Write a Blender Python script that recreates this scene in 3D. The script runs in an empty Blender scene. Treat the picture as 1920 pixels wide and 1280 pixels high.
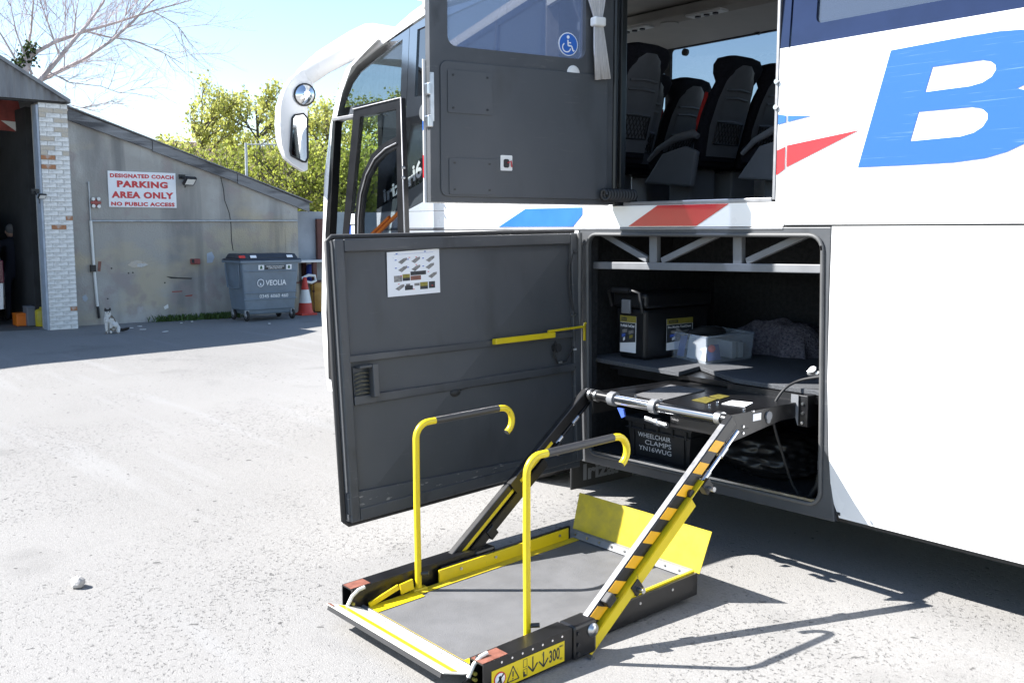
import bpy, bmesh, math, random
from mathutils import Vector as V, Matrix
R = math.radians
rnd = random.Random(7)
sc = bpy.context.scene
col = sc.collection

# ------------------------------------------------------------ camera
F_PX, HORIZON, VPX, IW, IH = 1820.0, 433.0, -560.0, 1920.0, 1280.0
CAM = V((0, -4.02, 1.65))
PITCH = math.atan((IH/2-HORIZON)/F_PX)
YAW = math.atan((IW/2-VPX)/(F_PX/math.cos(PITCH)))
_ah = V((-math.cos(YAW), math.sin(YAW), 0))
RIGHT = V((math.sin(YAW), math.cos(YAW), 0))
FWD = _ah*math.cos(PITCH)-V((0, 0, 1))*math.sin(PITCH)
UPC = _ah*math.sin(PITCH)+V((0, 0, 1))*math.cos(PITCH)
cd = bpy.data.cameras.new('camera'); cam = bpy.data.objects.new('camera', cd); col.objects.link(cam)
cd.sensor_width = 36; cd.lens = 36*F_PX/IW; cd.clip_end = 2000; cd.clip_start = 0.05
cam.matrix_world = Matrix(((RIGHT.x, UPC.x, -FWD.x, CAM.x), (RIGHT.y, UPC.y, -FWD.y, CAM.y), (RIGHT.z, UPC.z, -FWD.z, CAM.z), (0, 0, 0, 1)))
sc.camera = cam
def U(px, py, ax, val):
    """direction of a photo pixel met with the plane axis=val"""
    d = FWD*F_PX+RIGHT*(px-IW/2)-UPC*(py-IH/2)
    return CAM+d*((val-CAM[ax])/d[ax])

# ------------------------------------------------------------ light
SUN_AZ, SUN_EL = R(45.5), R(43.0)          # travel direction in plan, elevation
sun_dir = V((math.cos(SUN_AZ)*math.cos(SUN_EL), math.sin(SUN_AZ)*math.cos(SUN_EL), -math.sin(SUN_EL)))
w = bpy.data.worlds.new('World'); sc.world = w; w.use_nodes = True
nt = w.node_tree; bg = nt.nodes['Background']
sky = nt.nodes.new('ShaderNodeTexSky'); sky.sky_type = 'NISHITA'; sky.sun_disc = False
sky.sun_elevation = SUN_EL
to_sun = -sun_dir
sky.sun_rotation = math.atan2(to_sun.x, to_sun.y)
sky.air_density = 1.0; sky.dust_density = 0.25; sky.ozone_density = 1.0
nt.links.new(sky.outputs[0], bg.inputs[0]); bg.inputs[1].default_value = 0.086
sd = bpy.data.lights.new('sun', 'SUN'); so = bpy.data.objects.new('sun', sd); col.objects.link(so)
sd.energy = 4.8; sd.angle = R(0.5); sd.color = (1, 0.975, 0.94)
so.rotation_euler = sun_dir.to_track_quat('-Z', 'Y').to_euler(); so.location = (-10, -14, 14)
sc.view_settings.view_transform = 'Standard'; sc.view_settings.look = 'None'
sc.view_settings.exposure = 1.68; sc.view_settings.gamma = 1
sc.render.engine = 'CYCLES'
sc.cycles.use_denoising = True
sc.cycles.max_bounces = 8; sc.cycles.transparent_max_bounces = 16; sc.cycles.caustics_reflective = False; sc.cycles.caustics_refractive = False
sc.cycles.sample_clamp_indirect = 6

# ------------------------------------------------------------ materials
MATS = {}
def mat(name, c, rough=.5, metal=0, var=.12, scale=6, bump=0, bscale=80, coat=0, spec=.5, c2=None, detail=5):
    if name in MATS: return MATS[name]
    m = bpy.data.materials.new(name); m.use_nodes = True; n = m.node_tree; b = n.nodes['Principled BSDF']
    L = n.links.new
    tc = n.nodes.new('ShaderNodeTexCoord')
    no = n.nodes.new('ShaderNodeTexNoise'); no.inputs['Scale'].default_value = scale; no.inputs['Detail'].default_value = detail; no.inputs['Roughness'].default_value = .6
    L(tc.outputs['Object'], no.inputs['Vector'])
    rp = n.nodes.new('ShaderNodeValToRGB'); rp.color_ramp.elements[0].position = .32; rp.color_ramp.elements[1].position = .68
    a = c2 if c2 else tuple(max(0, x*(1-var)) for x in c)
    bb = c if c2 else tuple(min(1, x*(1+var)) for x in c)
    rp.color_ramp.elements[0].color = (*a, 1); rp.color_ramp.elements[1].color = (*bb, 1)
    L(no.outputs['Fac'], rp.inputs[0]); L(rp.outputs[0], b.inputs['Base Color'])
    mr = n.nodes.new('ShaderNodeMapRange'); mr.inputs[3].default_value = max(0.02, rough-.1*min(1, rough*2)); mr.inputs[4].default_value = min(1, rough+.1)
    L(no.outputs['Fac'], mr.inputs[0]); L(mr.outputs[0], b.inputs['Roughness'])
    b.inputs['Metallic'].default_value = metal; b.inputs['Coat Weight'].default_value = coat; b.inputs['Coat Roughness'].default_value = .06
    b.inputs['Specular IOR Level'].default_value = spec
    if bump:
        n2 = n.nodes.new('ShaderNodeTexNoise'); n2.inputs['Scale'].default_value = bscale; n2.inputs['Detail'].default_value = 4
        L(tc.outputs['Object'], n2.inputs['Vector'])
        bp = n.nodes.new('ShaderNodeBump'); bp.inputs['Strength'].default_value = bump; bp.inputs['Distance'].default_value = .02
        L(n2.outputs['Fac'], bp.inputs['Height']); L(bp.outputs[0], b.inputs['Normal'])
    MATS[name] = m
    return m
def glass(name, tint, refl=1.0, rough=.01, ior=1.55, sky_haze=0):
    m = bpy.data.materials.new(name); m.use_nodes = True; n = m.node_tree; n.nodes.clear(); L = n.links.new
    o = n.nodes.new('ShaderNodeOutputMaterial'); t = n.nodes.new('ShaderNodeBsdfTransparent'); g = n.nodes.new('ShaderNodeBsdfGlossy')
    t.inputs[0].default_value = (*tint, 1); g.inputs['Roughness'].default_value = rough; g.inputs[0].default_value = (refl, refl, refl, 1)
    f = n.nodes.new('ShaderNodeFresnel'); mx = n.nodes.new('ShaderNodeMixShader')
    ge = n.nodes.new('ShaderNodeNewGeometry'); mr = n.nodes.new('ShaderNodeMapRange'); mr.inputs[3].default_value = ior; mr.inputs[4].default_value = 1/ior
    L(ge.outputs['Backfacing'], mr.inputs[0]); L(mr.outputs[0], f.inputs[0])
    if sky_haze:  # pale blue film paints a hazy sky sheen into the pane
        df = n.nodes.new('ShaderNodeBsdfTranslucent'); df.inputs[0].default_value = (.38, .48, .72, 1); dd = n.nodes.new('ShaderNodeBsdfDiffuse'); dd.inputs[0].default_value = (.38, .46, .66, 1)
        ad = n.nodes.new('ShaderNodeMixShader'); L(df.outputs[0], ad.inputs[1]); L(dd.outputs[0], ad.inputs[2])
        md = n.nodes.new('ShaderNodeMixShader'); md.inputs[0].default_value = sky_haze; L(t.outputs[0], md.inputs[1]); L(ad.outputs[0], md.inputs[2]); t = md
    L(f.outputs[0], mx.inputs[0]); L(t.outputs[0], mx.inputs[1]); L(g.outputs[0], mx.inputs[2]); L(mx.outputs[0], o.inputs[0])
    MATS[name] = m; return m
def multi(name, base, layers, rough=.8, bump=.3, bscale=40, spec=.3):
    """base colour overlaid with thresholded noise layers (colour, scale(xyz), lo, hi, strength, detail)"""
    m = bpy.data.materials.new(name); m.use_nodes = True; n = m.node_tree; b = n.nodes['Principled BSDF']; L = n.links.new
    tc = n.nodes.new('ShaderNodeTexCoord'); prev = None
    for (c, s, lo, hi, st, dt) in layers:
        mp = n.nodes.new('ShaderNodeMapping'); mp.inputs['Scale'].default_value = s; mp.inputs['Location'].default_value = (rnd.uniform(0, 9), rnd.uniform(0, 9), rnd.uniform(0, 9))
        L(tc.outputs['Object'], mp.inputs[0])
        no = n.nodes.new('ShaderNodeTexNoise'); no.inputs['Scale'].default_value = 1; no.inputs['Detail'].default_value = dt; L(mp.outputs[0], no.inputs['Vector'])
        mr = n.nodes.new('ShaderNodeMapRange'); mr.inputs[1].default_value = lo; mr.inputs[2].default_value = hi; mr.inputs[4].default_value = st; L(no.outputs['Fac'], mr.inputs[0])
        mx = n.nodes.new('ShaderNodeMix'); mx.data_type = 'RGBA'; L(mr.outputs[0], mx.inputs[0]); mx.inputs[7].default_value = (*c, 1)
        if prev: L(prev.outputs[2], mx.inputs[6])
        else: mx.inputs[6].default_value = (*base, 1)
        prev = mx
    L(prev.outputs[2], b.inputs['Base Color']); b.inputs['Roughness'].default_value = rough; b.inputs['Specular IOR Level'].default_value = spec
    n2 = n.nodes.new('ShaderNodeTexNoise'); n2.inputs['Scale'].default_value = bscale; n2.inputs['Detail'].default_value = 6; L(tc.outputs['Object'], n2.inputs['Vector'])
    bp = n.nodes.new('ShaderNodeBump'); bp.inputs['Strength'].default_value = bump; bp.inputs['Distance'].default_value = .02
    L(n2.outputs['Fac'], bp.inputs['Height']); L(bp.outputs[0], b.inputs['Normal'])
    MATS[name] = m; return m

mat('white_paint', (.80, .80, .80), .25, var=.02, scale=2, coat=.6)
mat('offwhite', (.72, .72, .70), .45, var=.04)
mat('blue_vinyl', (.022, .12, .46), .3, var=.08, scale=5, coat=.3)
mat('red_vinyl', (.50, .012, .02), .3, var=.08, scale=5, coat=.3)
mat('silver_vinyl', (.11, .118, .122), .35, metal=.2, var=.05)
multi('dark_panel', (.052, .056, .062), [((.080, .083, .088), (2.5, 2.5, 2.5), .45, .65, .8, 6), ((.11, .11, .11), (3, 9, 60), .66, .72, .5, 4), ((.02, .02, .021), (6, 6, 3), .58, .7, .6, 5)], .45, .04, 300, .45)
multi('door_liner', (.058, .063, .070), [((.083, .087, .093), (1.2, 1.4, 1.0), .42, .66, .8, 6), ((.045, .047, .050), (5, 4, 1.5), .55, .7, .7, 6), ((.10, .10, .10), (2, 7, 90), .68, .72, .35, 3)], .5, .08, 400, .45)
multi('kick_panel', (.060, .064, .070), [((.083, .087, .093), (2, 2.4, 2.0), .42, .66, .8, 6), ((.30, .29, .27), (14, 16, 70), .63, .68, .8, 5)], .55, .1, 200, .4)
mat('black_paint', (.006, .006, .007), .32, var=.3, scale=9, coat=.1)
mat('black_plastic', (.014, .014, .015), .5, var=.2, scale=12)
mat('black_glass', (.008, .009, .011), .05, var=.1, coat=1.0, spec=1.0); MATS['black_glass'].node_tree.nodes['Principled BSDF'].inputs['IOR'].default_value = 2.2
mat('sky_tinted_glass', (.010, .018, .055), .05, var=.1)  # blue of the reflected sky painted into the dark glass base colour
mat('rubber', (.020, .020, .021), .65, var=.2)
mat('grey_rubber', (.085, .085, .085), .55, var=.15)
multi('yellow_paint', (.70, .53, .010), [((.60, .45, .02), (7, 7, 7), .48, .66, .6, 6), ((.10, .085, .05), (45, 45, 28), .69, .73, .7, 4)], .36, .03, 90, .5)
mat('yellow_worn', (.60, .46, .015), .45, var=.1, scale=14, c2=(.40, .31, .03), detail=8)
mat('amber_tape', (.78, .40, .008), .35, var=.06, scale=20)
mat('steel', (.55, .56, .57), .28, metal=1, var=.1, scale=20)
mat('chrome', (.8, .8, .82), .08, metal=1, var=.03)
mat('aluminium', (.30, .30, .31), .48, metal=.85, var=.1, scale=25)
mat('pale_metal', (.66, .65, .60), .4, metal=.25, var=.08, scale=18)
mat('grip_black', (.030, .030, .032), .38, var=.15, scale=25)
mat('deck_grey', (.118, .118, .121), .75, var=.14, scale=7, bump=.35, bscale=420, detail=8)
mat('red_primer', (.20, .075, .05), .5, var=.25, scale=30)
mat('carpet', (.10, .104, .112), .95, var=.3, scale=140, bump=.5, bscale=350, spec=.1)
mat('bay_lining', (.030, .031, .034), .9, var=.3, scale=40, bump=.3, bscale=250, spec=.15)
mat('beam_grey', (.17, .175, .185), .5, var=.12, scale=8)
mat('paper', (.80, .81, .83), .6, var=.02)
mat('print_grey', (.22, .21, .20), .6, var=.4, scale=60)
mat('print_yellow', (.26, .22, .035), .6, var=.2, scale=60)
mat('print_dark', (.03, .032, .035), .6, var=.5, scale=60)
mat('print_red', (.6, .04, .03), .6)
mat('print_blue', (.05, .11, .45), .6)
mat('seat_fabric', (.014, .014, .020), .9, var=.3, scale=60, bump=.2, bscale=400, spec=.15)
mat('seat_red', (.45, .02, .02), .85, var=.15, scale=40)
mat('seat_shell', (.12, .125, .14), .45, var=.08, scale=10)
mat('seat_grey', (.17, .178, .20), .5, var=.06)
mat('cabin_beige', (.42, .40, .37), .7, var=.05)
mat('cabin_dark', (.030, .031, .035), .75, var=.15)
mat('curtain', (.50, .49, .49), .85, var=.06, scale=30)
glass('tinted_glass', (.62, .66, .70)); glass('dark_glass', (.05, .06, .075), ior=2.5); glass('clear_glass', (.90, .95, .93)); glass('door_glass', (.42, .46, .54), ior=1.9, sky_haze=.12)
mat('mirror_glass', (.85, .87, .88), .02, metal=1, var=.01)
mat('tyre', (.022, .022, .022), .8, var=.3, scale=20, bump=.3, bscale=60)
mat('orange', (.75, .17, .01), .5, var=.08)

# ------------------------------------------------------------ mesh helpers
class MB:
    def __init__(s): s.v = []; s.f = []; s.sm = []
    def add(s, vs, fs, sm=False):
        b = len(s.v); s.v += [V(p) for p in vs]; s.f += [tuple(b+i for i in f) for f in fs]; s.sm += [sm]*len(fs); return s
    def hexa(s, p): return s.add(p, [(0, 3, 2, 1), (4, 5, 6, 7), (0, 1, 5, 4), (1, 2, 6, 5), (2, 3, 7, 6), (3, 0, 4, 7)])
    def bx(s, x0, x1, y0, y1, z0, z1):
        return s.hexa([(x0, y0, z0), (x1, y0, z0), (x1, y1, z0), (x0, y1, z0), (x0, y0, z1), (x1, y0, z1), (x1, y1, z1), (x0, y1, z1)])
    def obox(s, c, u, v, n, a, b, d):
        """box centred c, axes u,v,n with full sizes a,b,d"""
        c = V(c); u = V(u)*a/2; v = V(v)*b/2; n = V(n)*d/2
        return s.hexa([c-u-v-n, c+u-v-n, c+u+v-n, c-u+v-n, c-u-v+n, c+u-v+n, c+u+v+n, c-u+v+n])
    def bar(s, p, q, side, wd, ht):
        """rectangular bar p->q, 'side' roughly the width direction"""
        p = V(p); q = V(q); d = (q-p).normalized(); sv = V(side); sv = (sv-d*sv.dot(d)).normalized(); n = d.cross(sv)
        return s.obox((p+q)/2, d, sv, n, (q-p).length, wd, ht)
    def tube(s, pts, r, n=10, caps=True, sm=True):
        pts = [V(p) for p in pts]; rs = r if isinstance(r, (list, tuple)) else [r]*len(pts)
        rings = []; prevu = None
        for i, p in enumerate(pts):
            d = (pts[min(i+1, len(pts)-1)]-pts[max(i-1, 0)])
            d = d.normalized() if d.length > 1e-9 else V((0, 0, 1))
            if prevu is None:
                a = V((0, 0, 1)) if abs(d.z) < .9 else V((1, 0, 0)); u = d.cross(a).normalized()
            else:
                u = prevu-d*prevu.dot(d); u = u.normalized() if u.length > 1e-6 else d.cross(V((0, 0, 1))).normalized()
            prevu = u; v2 = d.cross(u)
            rings.append([p+(u*math.cos(2*math.pi*k/n)+v2*math.sin(2*math.pi*k/n))*rs[i] for k in range(n)])
        vs = [q for g in rings for q in g]; fs = []
        for i in range(len(pts)-1):
            for k in range(n):
                k2 = (k+1) % n; fs.append((i*n+k, i*n+k2, (i+1)*n+k2, (i+1)*n+k))
        s.add(vs, fs, sm)
        if caps:
            s.add(rings[0], [tuple(range(n-1, -1, -1))]); s.add(rings[-1], [tuple(range(n))])
        return s
    def prism(s, pts, vec):
        pts = [V(p) for p in pts]; vec = V(vec); n = len(pts)
        vs = pts+[p+vec for p in pts]
        fs = [tuple(range(n-1, -1, -1)), tuple(range(n, 2*n))]+[(i, (i+1) % n, n+(i+1) % n, n+i) for i in range(n)]
        return s.add(vs, fs)
    def lathe(s, prof, c, ax=(0, 0, 1), n=20, sm=True):
        c = V(c); ax = V(ax).normalized(); a = V((0, 0, 1)) if abs(ax.z) < .9 else V((1, 0, 0)); u = ax.cross(a).normalized(); v2 = ax.cross(u)
        vs = []; fs = []
        for (r, h) in prof:
            vs += [c+ax*h+(u*math.cos(2*math.pi*k/n)+v2*math.sin(2*math.pi*k/n))*r for k in range(n)]
        for i in range(len(prof)-1):
            for k in range(n): fs.append((i*n+k, i*n+(k+1) % n, (i+1)*n+(k+1) % n, (i+1)*n+k))
        s.add(vs, fs, sm)
        if prof[0][0] > 1e-4: s.add(vs[:n], [tuple(range(n-1, -1, -1))])
        if prof[-1][0] > 1e-4: s.add(vs[-n:], [tuple(range(n))])
        return s
    def ell(s, c, r, n=12, m=8):
        c = V(c); vs = []; fs = []
        for i in range(m+1):
            t = math.pi*i/m
            for k in range(n):
                p = 2*math.pi*k/n; vs.append((c.x+r[0]*math.sin(t)*math.cos(p), c.y+r[1]*math.sin(t)*math.sin(p), c.z+r[2]*math.cos(t)))
        for i in range(m):
            for k in range(n): fs.append((i*n+k, (i+1)*n+k, (i+1)*n+(k+1) % n, i*n+(k+1) % n))
        return s.add(vs, fs, True)
    def grid(s, rows, sm=True, closed=False):
        n = len(rows[0]); vs = [p for r in rows for p in r]; fs = []
        for i in range(len(rows)-1):
            for k in range(n if closed else n-1): fs.append((i*n+k, i*n+(k+1) % n, (i+1)*n+(k+1) % n, (i+1)*n+k))
        return s.add(vs, fs, sm)
    def plate(s, outer, holes, o, u, v, n, th):
        """flat plate with holes; 2d outlines in axes u,v at o; thickness th along n"""
        o, u, v, n = V(o), V(u), V(v), V(n)
        bm = bmesh.new(); edges = []
        for loop in [outer]+list(holes):
            vv = [bm.verts.new((p[0], p[1], 0)) for p in loop]
            for i in range(len(vv)): edges.append(bm.edges.new((vv[i], vv[(i+1) % len(vv)])))
        bmesh.ops.triangle_fill(bm, use_beauty=True, use_dissolve=False, edges=edges)
        bm.verts.index_update(); base = [vv.co.copy() for vv in bm.verts]; fs = []
        for f in bm.faces:
            ids = [q.index for q in f.verts]
            if f.normal.z > 0: ids.reverse()
            fs.append(tuple(ids))
        bd = [(e.verts[0].index, e.verts[1].index) for e in edges if e.is_valid]; bm.free()
        N = len(base); vs = [o+u*p.x+v*p.y for p in base]; vs2 = [q+n*th for q in vs]
        s.add(vs+vs2, fs+[tuple(N+i for i in reversed(f)) for f in fs]+[(a, b, N+b, N+a) for a, b in bd]); return s
    def build(s, name, m, parent=None, bevel=0, smooth=None, subd=0, seg=2, label=None, fix=True):
        org = V((0, 0, 0))
        if parent is None:
            lo = [min(p[i] for p in s.v) for i in range(3)]; hi = [max(p[i] for p in s.v) for i in range(3)]
            org = V(((lo[0]+hi[0])/2, (lo[1]+hi[1])/2, lo[2]))
        else:
            t = parent
            while t.parent: t = t.parent
            org = t.location.copy()
        me = bpy.data.meshes.new(name); me.from_pydata([p-org for p in s.v], [], s.f)
        me.polygons.foreach_set('use_smooth', [bool(x) if smooth is None else smooth for x in s.sm])
        if fix:
            bm = bmesh.new(); bm.from_mesh(me); bmesh.ops.recalc_face_normals(bm, faces=bm.faces); bm.to_mesh(me); bm.free()
        me.materials.append(MATS[m] if isinstance(m, str) else m)
        o = bpy.data.objects.new(name, me); col.objects.link(o)
        if parent is None: o.location = org
        else: o.parent = parent
        if bevel:
            b = o.modifiers.new('bevel', 'BEVEL'); b.width = bevel; b.segments = seg; b.limit_method = 'ANGLE'; b.angle_limit = R(40)
        if subd:
            b = o.modifiers.new('sub', 'SUBSURF'); b.levels = subd; b.render_levels = subd
        if label: o['label'] = label
        return o
def thing(name, label, cat, loc, group=None):
    o = bpy.data.objects.new(name, None); o.empty_display_size = .1; col.objects.link(o); o.location = loc
    return tag(o, label, cat, group)
def tag(o, label, cat, group=None, kind=None):
    o['label'] = label; o['category'] = cat
    if group: o['group'] = group
    if kind: o['kind'] = kind
    return o
def struct(o, label=None):
    o['kind'] = 'structure'
    if label: o['label'] = label
    return o
def clone(o, loc=None, parent=None):
    c = o.copy(); col.objects.link(c); c.parent = parent
    if loc is not None: c.location = loc
    return c
def rrect(x0, x1, y0, y1, r, n=4):
    out = []
    for (cx, cy, a) in ((x1-r, y1-r, 0), (x0+r, y1-r, 90), (x0+r, y0+r, 180), (x1-r, y0+r, 270)):
        for k in range(n+1): t = R(a+90*k/n); out.append((cx+r*math.cos(t), cy+r*math.sin(t)))
    return out
def text(body, name, m, parent, c, u, v, wd, ht, bold=.0, th=.001, shear=0, sp=1.0):
    """lettering fitted to a wd x ht rectangle centred on c in axes u,v"""
    cu = bpy.data.curves.new('t', 'FONT'); cu.body = body; cu.size = 1; cu.offset = bold; cu.shear = shear; cu.space_character = sp; cu.resolution_u = 3
    ob = bpy.data.objects.new('t', cu); col.objects.link(ob); bpy.context.view_layer.update()
    me = bpy.data.meshes.new_from_object(ob.evaluated_get(bpy.context.evaluated_depsgraph_get()))
    bpy.data.objects.remove(ob); bpy.data.curves.remove(cu)
    xs = [q.co.x for q in me.vertices]; ys = [q.co.y for q in me.vertices]
    x0, x1, y0, y1 = min(xs), max(xs), min(ys), max(ys); c, u, v = V(c), V(u).normalized(), V(v).normalized(); n = u.cross(v)
    b = MB(); pts = [c+u*((q.co.x-x0)/(x1-x0)-.5)*wd+v*((q.co.y-y0)/(y1-y0)-.5)*ht+n*th for q in me.vertices]
    b.add(pts, [tuple(p.vertices) for p in me.polygons]); bpy.data.meshes.remove(me)
    return b.build(name, m, parent, fix=False)
def lerp(a, b, t): return a+(b-a)*t
def interp(tab, x):
    for (a, b), (c, d) in zip(tab, tab[1:]):
        if x <= c: return lerp(b, d, max(0, (x-a))/(c-a))
    return tab[-1][1]
X, Y, Z = V((1, 0, 0)), V((0, 1, 0)), V((0, 0, 1))

# ------------------------------------------------------------ ground
def asphalt():
    m = bpy.data.materials.new('asphalt'); m.use_nodes = True; n = m.node_tree; L = n.links.new; b = n.nodes['Principled BSDF']; MATS['asphalt'] = m
    tc = n.nodes.new('ShaderNodeTexCoord')
    def noise(sc_, dt=4, rot=0):
        mp = n.nodes.new('ShaderNodeMapping'); mp.inputs['Scale'].default_value = sc_; mp.inputs['Rotation'].default_value = (0, 0, rot); mp.inputs['Location'].default_value = (rnd.uniform(0, 9), rnd.uniform(0, 9), 0); L(tc.outputs['Object'], mp.inputs[0])
        t = n.nodes.new('ShaderNodeTexNoise'); t.inputs['Scale'].default_value = 1; t.inputs['Detail'].default_value = dt; L(mp.outputs[0], t.inputs['Vector']); return t.outputs['Fac']
    def rng(x, lo, hi, a=0, c=1):
        r = n.nodes.new('ShaderNodeMapRange'); r.inputs[1].default_value = lo; r.inputs[2].default_value = hi; r.inputs[3].default_value = a; r.inputs[4].default_value = c; L(x, r.inputs[0]); return r.outputs[0]
    def mul(x, y):
        t = n.nodes.new('ShaderNodeMath'); t.operation = 'MULTIPLY'; L(x, t.inputs[0])
        if isinstance(y, float): t.inputs[1].default_value = y
        else: L(y, t.inputs[1])
        return t.outputs[0]
    def mix(f, a, c):
        t = n.nodes.new('ShaderNodeMix'); t.data_type = 'RGBA'; L(f, t.inputs[0])
        for k, q in ((6, a), (7, c)):
            if isinstance(q, tuple): t.inputs[k].default_value = (*q, 1)
            else: L(q, t.inputs[k])
        return t.outputs[2]
    patch = rng(noise((.55, .55, .55), 5), .44, .60)
    pits = mul(rng(noise((52, 52, 52), 3), .58, .68), rng(patch, 0, 1, .12, .95))
    pits2 = rng(noise((17, 17, 17), 2), .70, .74)
    grit = rng(noise((130, 130, 130), 2), .40, .62)
    tone = rng(noise((.22, .22, .22), 4), .36, .64)
    c = mix(tone, (.190, .184, .176), (.232, .225, .216)); c = mix(mul(grit, .5), c, (.29, .282, .27)); c = mix(mul(rng(noise((.3, 3.2, 1), 4, .55), .56, .68), .35), c, (.27, .268, .265))
    c = mix(mul(rng(noise((1.1, 1.1, 1.1), 6), .60, .74), .45), c, (.12, .117, .112)); c = mix(mul(pits, .55), c, (.085, .082, .078)); c = mix(mul(pits2, .8), c, (.07, .068, .066))
    L(c, b.inputs['Base Color']); b.inputs['Roughness'].default_value = .9; b.inputs['Specular IOR Level'].default_value = .2
    bp = n.nodes.new('ShaderNodeBump'); bp.inputs['Strength'].default_value = .6; bp.inputs['Distance'].default_value = .012; bp.invert = True
    L(pits, bp.inputs['Height']); b2 = n.nodes.new('ShaderNodeBump'); b2.inputs['Strength'].default_value = .35; b2.inputs['Distance'].default_value = .01; L(noise((160, 160, 160), 3), b2.inputs['Height']); L(bp.outputs[0], b2.inputs['Normal']); L(b2.outputs[0], b.inputs['Normal'])
asphalt()
def ground_mesh():
    b = MB(); xs = [-400, -120, -60, -40]+[-30+i*.75 for i in range(48)]+[12, 30, 90, 400]; ys = [-400, -120, -40, -15]+[-9+i*.75 for i in range(34)]+[30, 60, 160, 400]
    rows = [[V((x, y, (.0 if (-8 < x < 3 and -6 < y < 4) else rnd.uniform(-.012, .006)))) for x in xs] for y in ys]
    return b.grid(rows, True)
struct(ground_mesh().build('ground', 'asphalt'), 'pale worn asphalt of the coach yard')

# ------------------------------------------------------------ coach
coach = thing('coach', 'white touring coach with blue and red flashes, lift door and luggage hatch open', 'coach', (-3.2, 1.25, 0))
SX, SZ = X, Z
def side(name, pts, m, y=0, th=.03, holes=(), parent=None, tilt=0, pivot=2.0, **k):
    return MB().plate(pts, holes, (0, y-tilt*pivot, 0), X, V((0, tilt, 1)), Y, th).build(name, m, parent or coach, **k)
# rear half of the side
skirt = MB()
prof = [(.305, .018), (.40, .004), (.60, -.006), (.95, -.012), (1.35, -.008), (1.671, 0)]
def skirt_x(z): return interp([(.3, -2.482), (.9, -2.515), (1.66, -2.53)], z)
rows = []
for zz, yy in prof:
    rows.append([V((x, yy, zz)) for x in (skirt_x(zz)+(.035 if zz < .31 else .004 if zz < .41 else 0), -2.3, -1.2)])
skirt.grid(rows)
rows2 = [[p+V((0, .03, 0)) for p in r] for r in rows]; skirt.grid(rows2)
skirt.add([r[0] for r in rows]+[r[0] for r in rows2], [(i, i+1, 7+i, 6+i) for i in range(5)])
skirt.build('luggage_flap', 'white_paint', coach, fix=False)
sk2 = MB(); rows = [[V((x, yy, zz)) for x in (-1.192, .4, 2.2, 4.6)] for zz, yy in prof]; sk2.grid(rows); sk2.build('skirt_panel', 'white_paint', coach, fix=False)
MB().bx(-2.788, 4.6, -.006, .02, 1.678, 1.7125).build('rub_rail', 'white_paint', coach, bevel=.005)
MB().bx(-2.84, 4.6, .006, .03, 1.655, 1.713).build('rail_shadow_gap', 'black_plastic', coach)
ZB = 2.512
upper = side('side_panel', [(-2.788, 1.714), (4.6, 1.714), (4.6, ZB), (-2.788, ZB)], 'white_paint', y=0)
side('window_surround', [(-2.788, ZB+.002), (4.6, ZB+.002), (4.6, 3.27), (-2.788, 3.27)], 'sky_tinted_glass', y=.006, th=.01, tilt=.06, pivot=2.51, holes=[rrect(-2.66, -1.72, 2.60, 3.22, .03), rrect(-1.62, -.2, 2.60, 3.22, .03), rrect(-.1, 1.5, 2.60, 3.22, .03), rrect(1.6, 4.3, 2.60, 3.22, .03)])
for a, b_ in ((-2.67, -1.71), (-1.63, -.19), (-.11, 1.51), (1.59, 4.31)):
    side('side_window', [(a, 2.59), (b_, 2.59), (b_, 3.23), (a, 3.23)], 'door_glass', y=.017, th=.006, tilt=.06, pivot=2.51)
MB().hexa([(-1.672, .002, ZB), (-1.664, .002, ZB), (-1.664, .03, ZB), (-1.672, .03, ZB), (-1.672, .048, 3.27), (-1.664, .048, 3.27), (-1.664, .07, 3.27), (-1.672, .07, 3.27)]).build('window_joint', 'grey_rubber', coach)
# door pillar strip between opening and seam
side('door_pillar_panel', [(-2.842, 1.792), (-2.795, 1.792), (-2.795, ZB), (-2.842, ZB)], 'white_paint', y=0)
side('door_pillar_glass', [(-2.842, ZB+.002), (-2.795, ZB+.002), (-2.795, 3.27), (-2.842, 3.27)], 'sky_tinted_glass', y=0, tilt=.06, pivot=2.51)
MB().bx(-2.862, -2.845, -.004, .09, 1.80, 3.25).build('opening_edge_trim', 'aluminium', coach, bevel=.003)
for zz in (2.36, 2.24):
    MB().tube([(-2.853, -.012, zz), (-2.853, .02, zz)], .012, 8).build('striker_pin', 'steel', coach)
# flashes on the pillar and rear panel
def flash(name, pts, m, y=-.0035):
    return MB().plate([(p[0], p[1]) for p in pts], [], (0, y, 0), X, Z, Y, .002).build(name, m, coach)
flash('red_flash', [(-2.785, 1.953), (-2.412, 2.098), (-2.785, 2.055)], 'red_vinyl')
flash('red_flash', [(-2.84, 1.918), (-2.797, 1.944), (-2.797, 2.050), (-2.84, 2.035)], 'red_vinyl')
flash('blue_flash', [(-2.785, 2.165), (-2.66, 2.182), (-2.785, 2.195)], 'blue_vinyl')
flash('blue_flash', [(-2.84, 2.157), (-2.797, 2.164), (-2.797, 2.196), (-2.84, 2.205)], 'blue_vinyl')
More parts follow.
